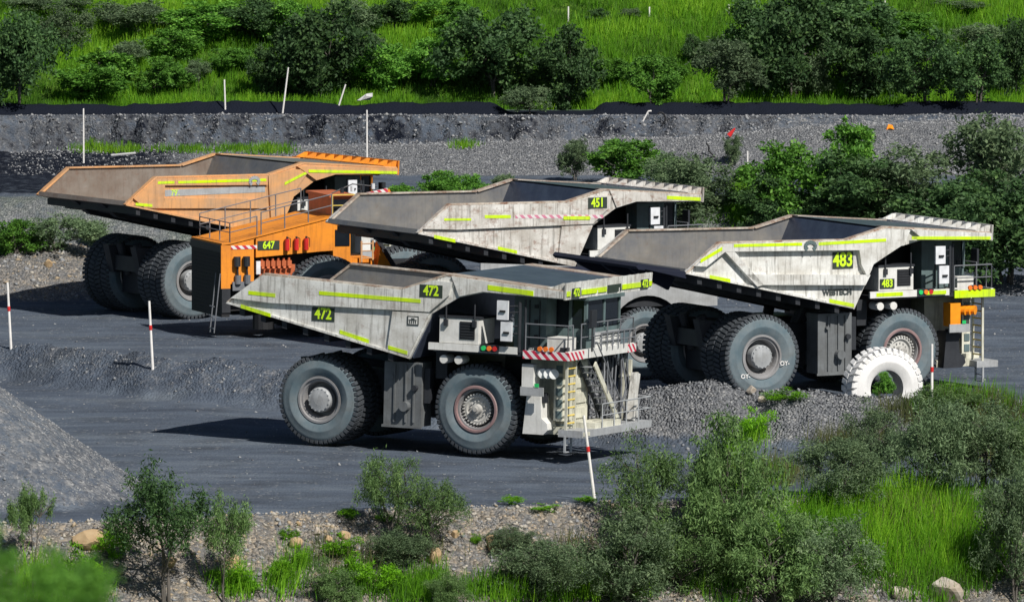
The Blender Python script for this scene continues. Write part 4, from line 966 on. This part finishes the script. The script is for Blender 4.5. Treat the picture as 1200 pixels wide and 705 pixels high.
for q in [
 (25, 122, 90, 108, 'dark', 'tall dark bush at the left edge of the hillside'),
 (78, 62, 60, 50, 'dull', 'grey green bush above and right of the left edge bush'),
 (112, 118, 110, 58, 'mid', 'wide leafy green bush low on the slope right of the left edge bush'),
 (150, 42, 90, 45, 'dull', 'dull bush near the top left of the hillside'),
 (205, 70, 70, 40, 'mid', 'light green bush in the grass above the gravel heap'),
 (190, 112, 70, 48, 'mid', 'bush just above the left end of the gravel heap'),
 (245, 46, 110, 44, 'mid', 'broad leafy bush at the top, left of the sloping white post'),
 (232, 100, 34, 30, 'dull', 'small grey bush right above the gravel heap'),
 (300, 48, 80, 50, 'dark', 'dark bush at the top directly above the sloping white post'),
 (318, 118, 50, 62, 'dark', 'shaded bush at the foot of the sloping white post'),
 (375, 118, 110, 118, 'dark', 'big dark bush right of the sloping white post'),
 (345, 60, 70, 60, 'mid', 'leafy bush above the big one by the sloping post'),
 (415, 40, 60, 45, 'dull', 'dull bush at the top edge left of centre'),
 (455, 106, 80, 60, 'mid', 'leafy bush above the bent tin sheet'),
 (460, 36, 60, 38, 'dark', 'small dark bush at the top, above the leafy bush'),
 (505, 104, 70, 62, 'mid', 'green bush left of the two large dark round bushes'),
 (525, 32, 80, 34, 'mid', 'low leafy bush at the top edge left of the large bushes'),
 (580, 118, 120, 108, 'dark', 'large dark round bush, left of the middle pair'),
 (664, 128, 84, 94, 'dark', 'large dark round bush, right of the middle pair'),
 (620, 134, 50, 34, 'dull', 'small pale bush in front of the middle pair, in the bund gap'),
 (765, 122, 70, 58, 'mid', 'loose light green bush alone right of the middle pair'),
 (698, 28, 26, 18, 'dark', 'tiny dark shrub high in the grass between two white pegs'),
 (738, 24, 26, 16, 'dull', 'tiny dull shrub high in the grass beside a white peg'),
 (815, 78, 34, 38, 'dark', 'dark bush left of the big tree cluster, above the grey one'),
 (850, 120, 90, 76, 'dull', 'grey green bush at the left foot of the big tree cluster'),
 (925, 118, 120, 130, 'dark', 'tallest dark tree of the big cluster at upper right'),
 (890, 70, 80, 75, 'dark', 'dark tree at the upper left of the big cluster'),
 (990, 60, 110, 70, 'dark', 'dark tree crowning the big cluster near the top edge'),
 (955, 118, 60, 70, 'dull', 'paler bush in front of the tallest dark tree'),
 (1015, 120, 90, 90, 'dark', 'dark bush in the middle of the big cluster'),
 (1085, 120, 90, 88, 'dark', 'rounded dark bush right of the big cluster'),
 (1145, 122, 80, 76, 'dark', 'dark bush near the right edge, low on the hillside'),
 (1192, 118, 50, 96, 'dark', 'dark bush cut by the right edge of the hillside'),
 (1125, 12, 60, 12, 'dull', 'low dull shrub at the top right edge'),
 (60, 20, 90, 26, 'dull', 'low grey shrub at the top left corner'),
 (270, 84, 60, 30, 'mid', 'low leafy shrub between two dark bushes above the gravel heap'),
 (150, 84, 60, 36, 'dull', 'grey shrub in the grass above the wide leafy bush'),
 (545, 64, 70, 40, 'mid', 'green shrub above and left of the middle pair'),
 (430, 82, 60, 44, 'dull', 'grey green shrub above the bent tin sheet bush'),
 (720, 96, 60, 28, 'mid', 'low pale shrub between the middle pair and the lone loose bush'),
 (790, 96, 50, 30, 'mid', 'low shrub up and right of the lone loose bush'),
 (1060, 46, 70, 34, 'mid', 'green shrub above the rounded dark bush at upper right'),
 (1150, 64, 80, 36, 'dull', 'grey shrub in the grass at the upper right')]:
    plant(q[0], q[1], q[2], q[3], q[4], 'bush', q[5], 'bush', GH)
GT = 'bushes on the terrace bank behind the trucks'
for q in [
 (512, 238, 60, 40, 'mid', 'light green bush between orange truck and tray 451'),
 (552, 238, 44, 34, 'mid', 'second light green bush, right of the one beside the orange truck'),
 (476, 240, 60, 24, 'mid', 'low pale green bush directly behind the loader work lights'),
 (591, 226, 26, 26, 'dull', 'small dull bush left of tray 451 canopy'),
 (674, 212, 40, 44, 'dull', 'dull bush on the gravel above tray 451'),
 (735, 216, 80, 50, 'mid', 'wide green bush above the ribbed lip of tray 451'),
 (718, 190, 26, 26, 'mid', 'small green bush on top of the ramp above tray 451'),
 (782, 226, 60, 40, 'dull', 'dull bush right above the right end of the tray 451 lip'),
 (812, 262, 80, 70, 'dull', 'broad dull bush right of the tray 451 lip'),
 (770, 268, 110, 50, 'dull', 'dull bush under the lip of tray 451'),
 (858, 196, 20, 34, 'dull', 'thin wispy bush on the gravel ramp'),
 (920, 262, 90, 84, 'mid', 'green bush just right of the short white post'),
 (905, 276, 70, 60, 'dark', 'dark bush in front of the green bush by the white post'),
 (985, 232, 84, 78, 'mid', 'tallest bright topped bush in the clump above truck 483'),
 (1000, 272, 110, 80, 'dark', 'dark bush behind the canopy of truck 483'),
 (1060, 262, 100, 80, 'dull', 'grey green bush above the right end of truck 483 canopy'),
 (1120, 300, 130, 90, 'dark', 'dark bush right behind the mirrors of truck 483'),
 (1160, 262, 110, 110, 'dull', 'large dull bush at the upper right on the terrace'),
 (1180, 334, 120, 100, 'dark', 'dark bush at the right edge beside the rubble'),
 (1090, 330, 90, 70, 'dark', 'dark bush hidden behind the deck rails of truck 483'),
 (70, 296, 90, 48, 'dull', 'dull bush on the slope left of the dark far wheels'),
 (20, 300, 60, 46, 'mid', 'green bush on the slope at the left edge'),
 (112, 292, 40, 30, 'dull', 'small dull bush below the tail of the orange tray')]:
    plant(q[0], q[1], q[2], q[3], q[4], 'bush', q[5], 'bush', GT)
GF = 'bushes and small trees on the near bank'
for q in [
 (196, 712, 150, 172, 'sapling', 'slender_tree', 'tall slender tree with bare forking stems at lower left', 'tree'),
 (262, 712, 76, 135, 'sapling', 'slender_tree', 'thinner slender tree just right of the tall lower left one', 'tree'),
 (38, 680, 64, 124, 'sapling', 'slender_tree', 'wispy young tree on the left edge before the stockpile', 'tree'),
 (462, 640, 96, 112, 'feather', 'slender_tree', 'feathery tree on the road edge beneath truck 472', 'tree'),
 (502, 660, 100, 100, 'feather', 'slender_tree', 'dusky feathery tree right of and below the one at the road edge', 'tree'),
 (470, 668, 80, 50, 'scrub', 'bush', 'dark bush in the hollow below the feathery tree', 'bush'),
 (395, 716, 60, 60, 'scrubg', 'bush', 'green bush at the bottom left of centre among tufts', 'bush'),
 (525, 720, 50, 50, 'scrubg', 'bush', 'low green bush at the bottom centre beside bright grass', 'bush'),
 (600, 650, 60, 34, 'scrub', 'bush', 'low grey bush on the rubble under the leaning post', 'bush'),
 (632, 716, 110, 84, 'scrub', 'bush', 'rounded grey bush at the bottom, left of the big thicket', 'bush'),
 (735, 720, 130, 124, 'scrub', 'bush', 'dark bush at the bottom left of the big thicket', 'bush'),
 (755, 655, 120, 134, 'feather', 'slender_tree', 'spreading tree with visible limbs right of the leaning post', 'tree'),
 (800, 700, 110, 110, 'scrubg', 'bush', 'green bush at the foot of the spreading tree', 'bush'),
 (858, 690, 130, 188, 'scrubg', 'willow_bush', 'tallest drooping green bush in the middle of the thicket', 'bush'),
 (910, 720, 120, 150, 'scrubg', 'bush', 'broad green bush right of the tallest drooping one', 'bush'),
 (825, 600, 70, 60, 'scrub', 'bush', 'small dark bush at the road edge above the tall drooping one', 'bush'),
 (975, 716, 110, 120, 'scrub', 'bush', 'dull grey bush at the bottom left of the tall grass', 'bush'),
 (985, 600, 110, 90, 'scrub', 'bush', 'grey bush before the berm under the white tyre', 'bush'),
 (1030, 560, 90, 84, 'scrub', 'bush', 'dull bush standing directly under the white tyre', 'bush'),
 (1088, 590, 110, 130, 'scrub', 'bush', 'tall dull bush right of the white tyre and red banded post', 'bush'),
 (1150, 575, 120, 115, 'scrub', 'bush', 'dull bush under the ladder of truck 483', 'bush'),
 (1196, 580, 60, 90, 'scrubg', 'bush', 'green bush at the right edge level with the berm', 'bush'),
 (1190, 715, 90, 170, 'scrub', 'bush', 'dark bush filling the bottom right corner', 'bush'),
 (1036, 468, 26, 34, 'mid', 'shrub', 'leafy shrub growing in front of the white tyre hole', 'shrub'),
 (885, 520, 50, 44, 'tuft', 'shrub', 'light green shrub on the berm between the two near wheels of 483', 'shrub'),
 (922, 474, 44, 18, 'tuft', 'shrub', 'low shrub on the berm crest below truck 483', 'shrub'),
 (1110, 488, 80, 40, 'scrubg', 'bush', 'low green bush on the berm below the ladder of truck 483', 'bush')]:
    plant(q[0], q[1], q[2], q[3], q[4], q[5], q[6], q[7], GF)
GB = 'bright green tufts on the bank'
tl = ['bright tuft under the cracked boulder', 'bright tuft beside the cracked boulder', 'small tuft by the two tan boulders', 'bright tuft left of the bottom centre grass', 'wide bright tuft in the middle of the bank', 'bright tuft low on the middle bank', 'low tuft at the road edge right of the feathery tree', 'flat tuft near the foot of the leaning post', 'flat tuft right at the foot of the leaning post', 'low tuft under the left end of the road edge', 'bright tuft at the bottom below the twin trees', 'bright tuft in the bottom left corner bushes', 'tuft at the bottom left of the bright grass', 'small tuft in the rubble under the post', 'small tuft just above the shaded hollow']
for (u, v, w_, h_), lb in zip([(327, 690, 34, 34), (352, 672, 30, 34), (338, 634, 22, 16), (450, 700, 46, 40), (400, 660, 50, 34), (412, 690, 50, 40), (598, 594, 26, 12), (636, 601, 40, 10), (688, 588, 30, 8), (407, 610, 30, 14), (275, 692, 60, 36), (90, 700, 60, 60), (130, 660, 40, 40), (557, 642, 20, 16), (452, 612, 26, 12)], tl):
    plant(u, v, w_, h_, 'tuft', 'grass_tuft', lb, 'grass tuft', GB)
# close, out of focus sprays at the lookout
for (u, v, w_, h_, y, lb) in [(-20, 650, 210, 130, 62, 'blurred green spray of leaves at the lower left corner, nearest the camera'), (95, 700, 150, 110, 68, 'blurred green leaves at the bottom left, right of the corner spray'), (20, 600, 60, 70, 80, '')]:
    if not lb: continue
    d = ray(u, v+h_*.5-h_*.5); x = d[0]*y/d[1]; ztop = CAM_H + ray(u, v-h_*.35)[2]*y; zg = T(x, y)
    cm, tm, size = tree_variant(170+int(y), 'bush', 1.0, 18, 9000, .045, .014, .05, 'mid')
    hgt = ztop-zg; wd_ = w_/(F_PX/y)
    t = root('near_bush', lb, 'bush', (x, y, zg), 0)
    # crown sits on a bare stem
    o = bpy.data.objects.new('crown', cm); C.objects.link(o); o.parent = t; o.scale = (wd_, wd_, wd_*.9); o.location = (0, 0, hgt-wd_*.85)
    b = MB(); b.tube((0, 0, -.2), (0, 0, hgt-wd_*.4), .05, 8, 0, .02); b.build('trunk', bark, t)

# ------------------------------------------------------------------ grass
def grass(name, X, Y, h0, h1, wd, label, seed, nb=5, cl=.16, lm='grass'):
    r = np.random.default_rng(seed); n = len(X); Z = terr(X, Y)
    X = np.repeat(X, nb)+r.normal(0, cl, n*nb); Y = np.repeat(Y, nb)+r.normal(0, cl, n*nb); Z = np.repeat(Z, nb)
    patch = np.clip(.55+1.9*fbm(X*.22, Y*.3, 60)+1.1*fbm(X*1.1, Y*.9, 61), 0, 1)
    h = r.uniform(h0, h1, n*nb)*(.6+.7*patch); a_ = r.uniform(0, 2*math.pi, n*nb); s = np.stack([np.cos(a_), np.sin(a_)*.6, a_*0], -1)*(wd*r.uniform(.6, 1.4, n*nb))[:, None]
    lean = np.stack([r.normal(.05, .22, n*nb), r.normal(0, .22, n*nb), np.ones(n*nb)], -1)
    P = np.stack([X, Y, Z-.05], -1); tip = P+lean*h[:, None]
    V = np.stack([P-s*.5, P+s*.5, tip+s*.12, tip-s*.12], 1); V[:, 2:, 2] -= 0
    tint = np.clip(patch*.75 + r.normal(.05, .15, n*nb), 0, 1)
    o = bpy.data.objects.new(name, quads_mesh(name, V, tint, LM[lm])); C.objects.link(o); o['kind'] = 'stuff'; tag(o, label, 'grass'); return o
n = 25000; X = rng.uniform(-34, 34, n); Y = 512.6+26*rng.random(n)**1.15
grass('hill_grass', X, Y, .25, .70, .055, 'bright green tall grass covering the hillside', 1, 7, .22)
def ell(n, u, v, a_, b_):
    out = []
    for _ in range(n):
        t_ = random.uniform(0, 6.283); q = math.sqrt(random.random()); out.append(place(u+a_*q*math.cos(t_), v+b_*q*math.sin(t_)))
    return np.array(out)
P_ = np.concatenate([ell(300, 1085, 645, 100, 60), ell(60, 1060, 600, 120, 40), ell(45, 975, 610, 34, 40), ell(22, 480, 700, 30, 14), ell(16, 500, 688, 12, 10), ell(22, 575, 700, 40, 14), ell(10, 640, 700, 20, 12), ell(8, 328, 690, 14, 12), ell(12, 415, 690, 16, 20), ell(14, 860, 700, 60, 20), ell(26, 1130, 478, 60, 7), ell(20, 1170, 520, 40, 20), ell(30, 60, 695, 70, 22), ell(8, 262, 692, 30, 14), ell(70, 930, 640, 60, 40), ell(30, 880, 560, 40, 40), ell(60, 700, 690, 60, 14), ell(6, 350, 668, 12, 16)])
grass('bank_grass', P_[:, 0], P_[:, 1], .35, 1.2, .034, 'tall bright green grass growing down the near bank', 2, 34, .34)
LM['dry'] = leaf_mat('olive_dry_grass', (.07, .09, .03), (.14, .16, .06), (.26, .25, .11), .3)
P_ = np.concatenate([ell(150, 1120, 486, 86, 16), ell(40, 1010, 520, 50, 14), ell(40, 900, 560, 60, 14), ell(50, 1170, 540, 40, 40), ell(40, 1085, 600, 90, 20), ell(70, 1085, 640, 100, 55), ell(30, 640, 660, 80, 30), ell(26, 420, 660, 90, 30)])
grass('dry_grass', P_[:, 0], P_[:, 1], .3, .9, .03, 'olive and straw coloured weeds among the bushes on the near bank', 6, 30, .35, 'dry')
P_ = np.concatenate([ell(60, 125, 176, 45, 4), ell(70, 240, 176, 60, 4), ell(60, 310, 176, 40, 5), ell(20, 542, 170, 16, 4), ell(160, 866, 236, 14, 26), ell(60, 470, 232, 40, 6), ell(90, 840, 250, 40, 20)])
grass('terrace_grass', P_[:, 0], P_[:, 1], .15, .42, .05, 'patchy green grass at the foot of the cut face and on the terrace', 3, 14, .25)
scene.render.resolution_x = 1024; scene.render.resolution_y = 601
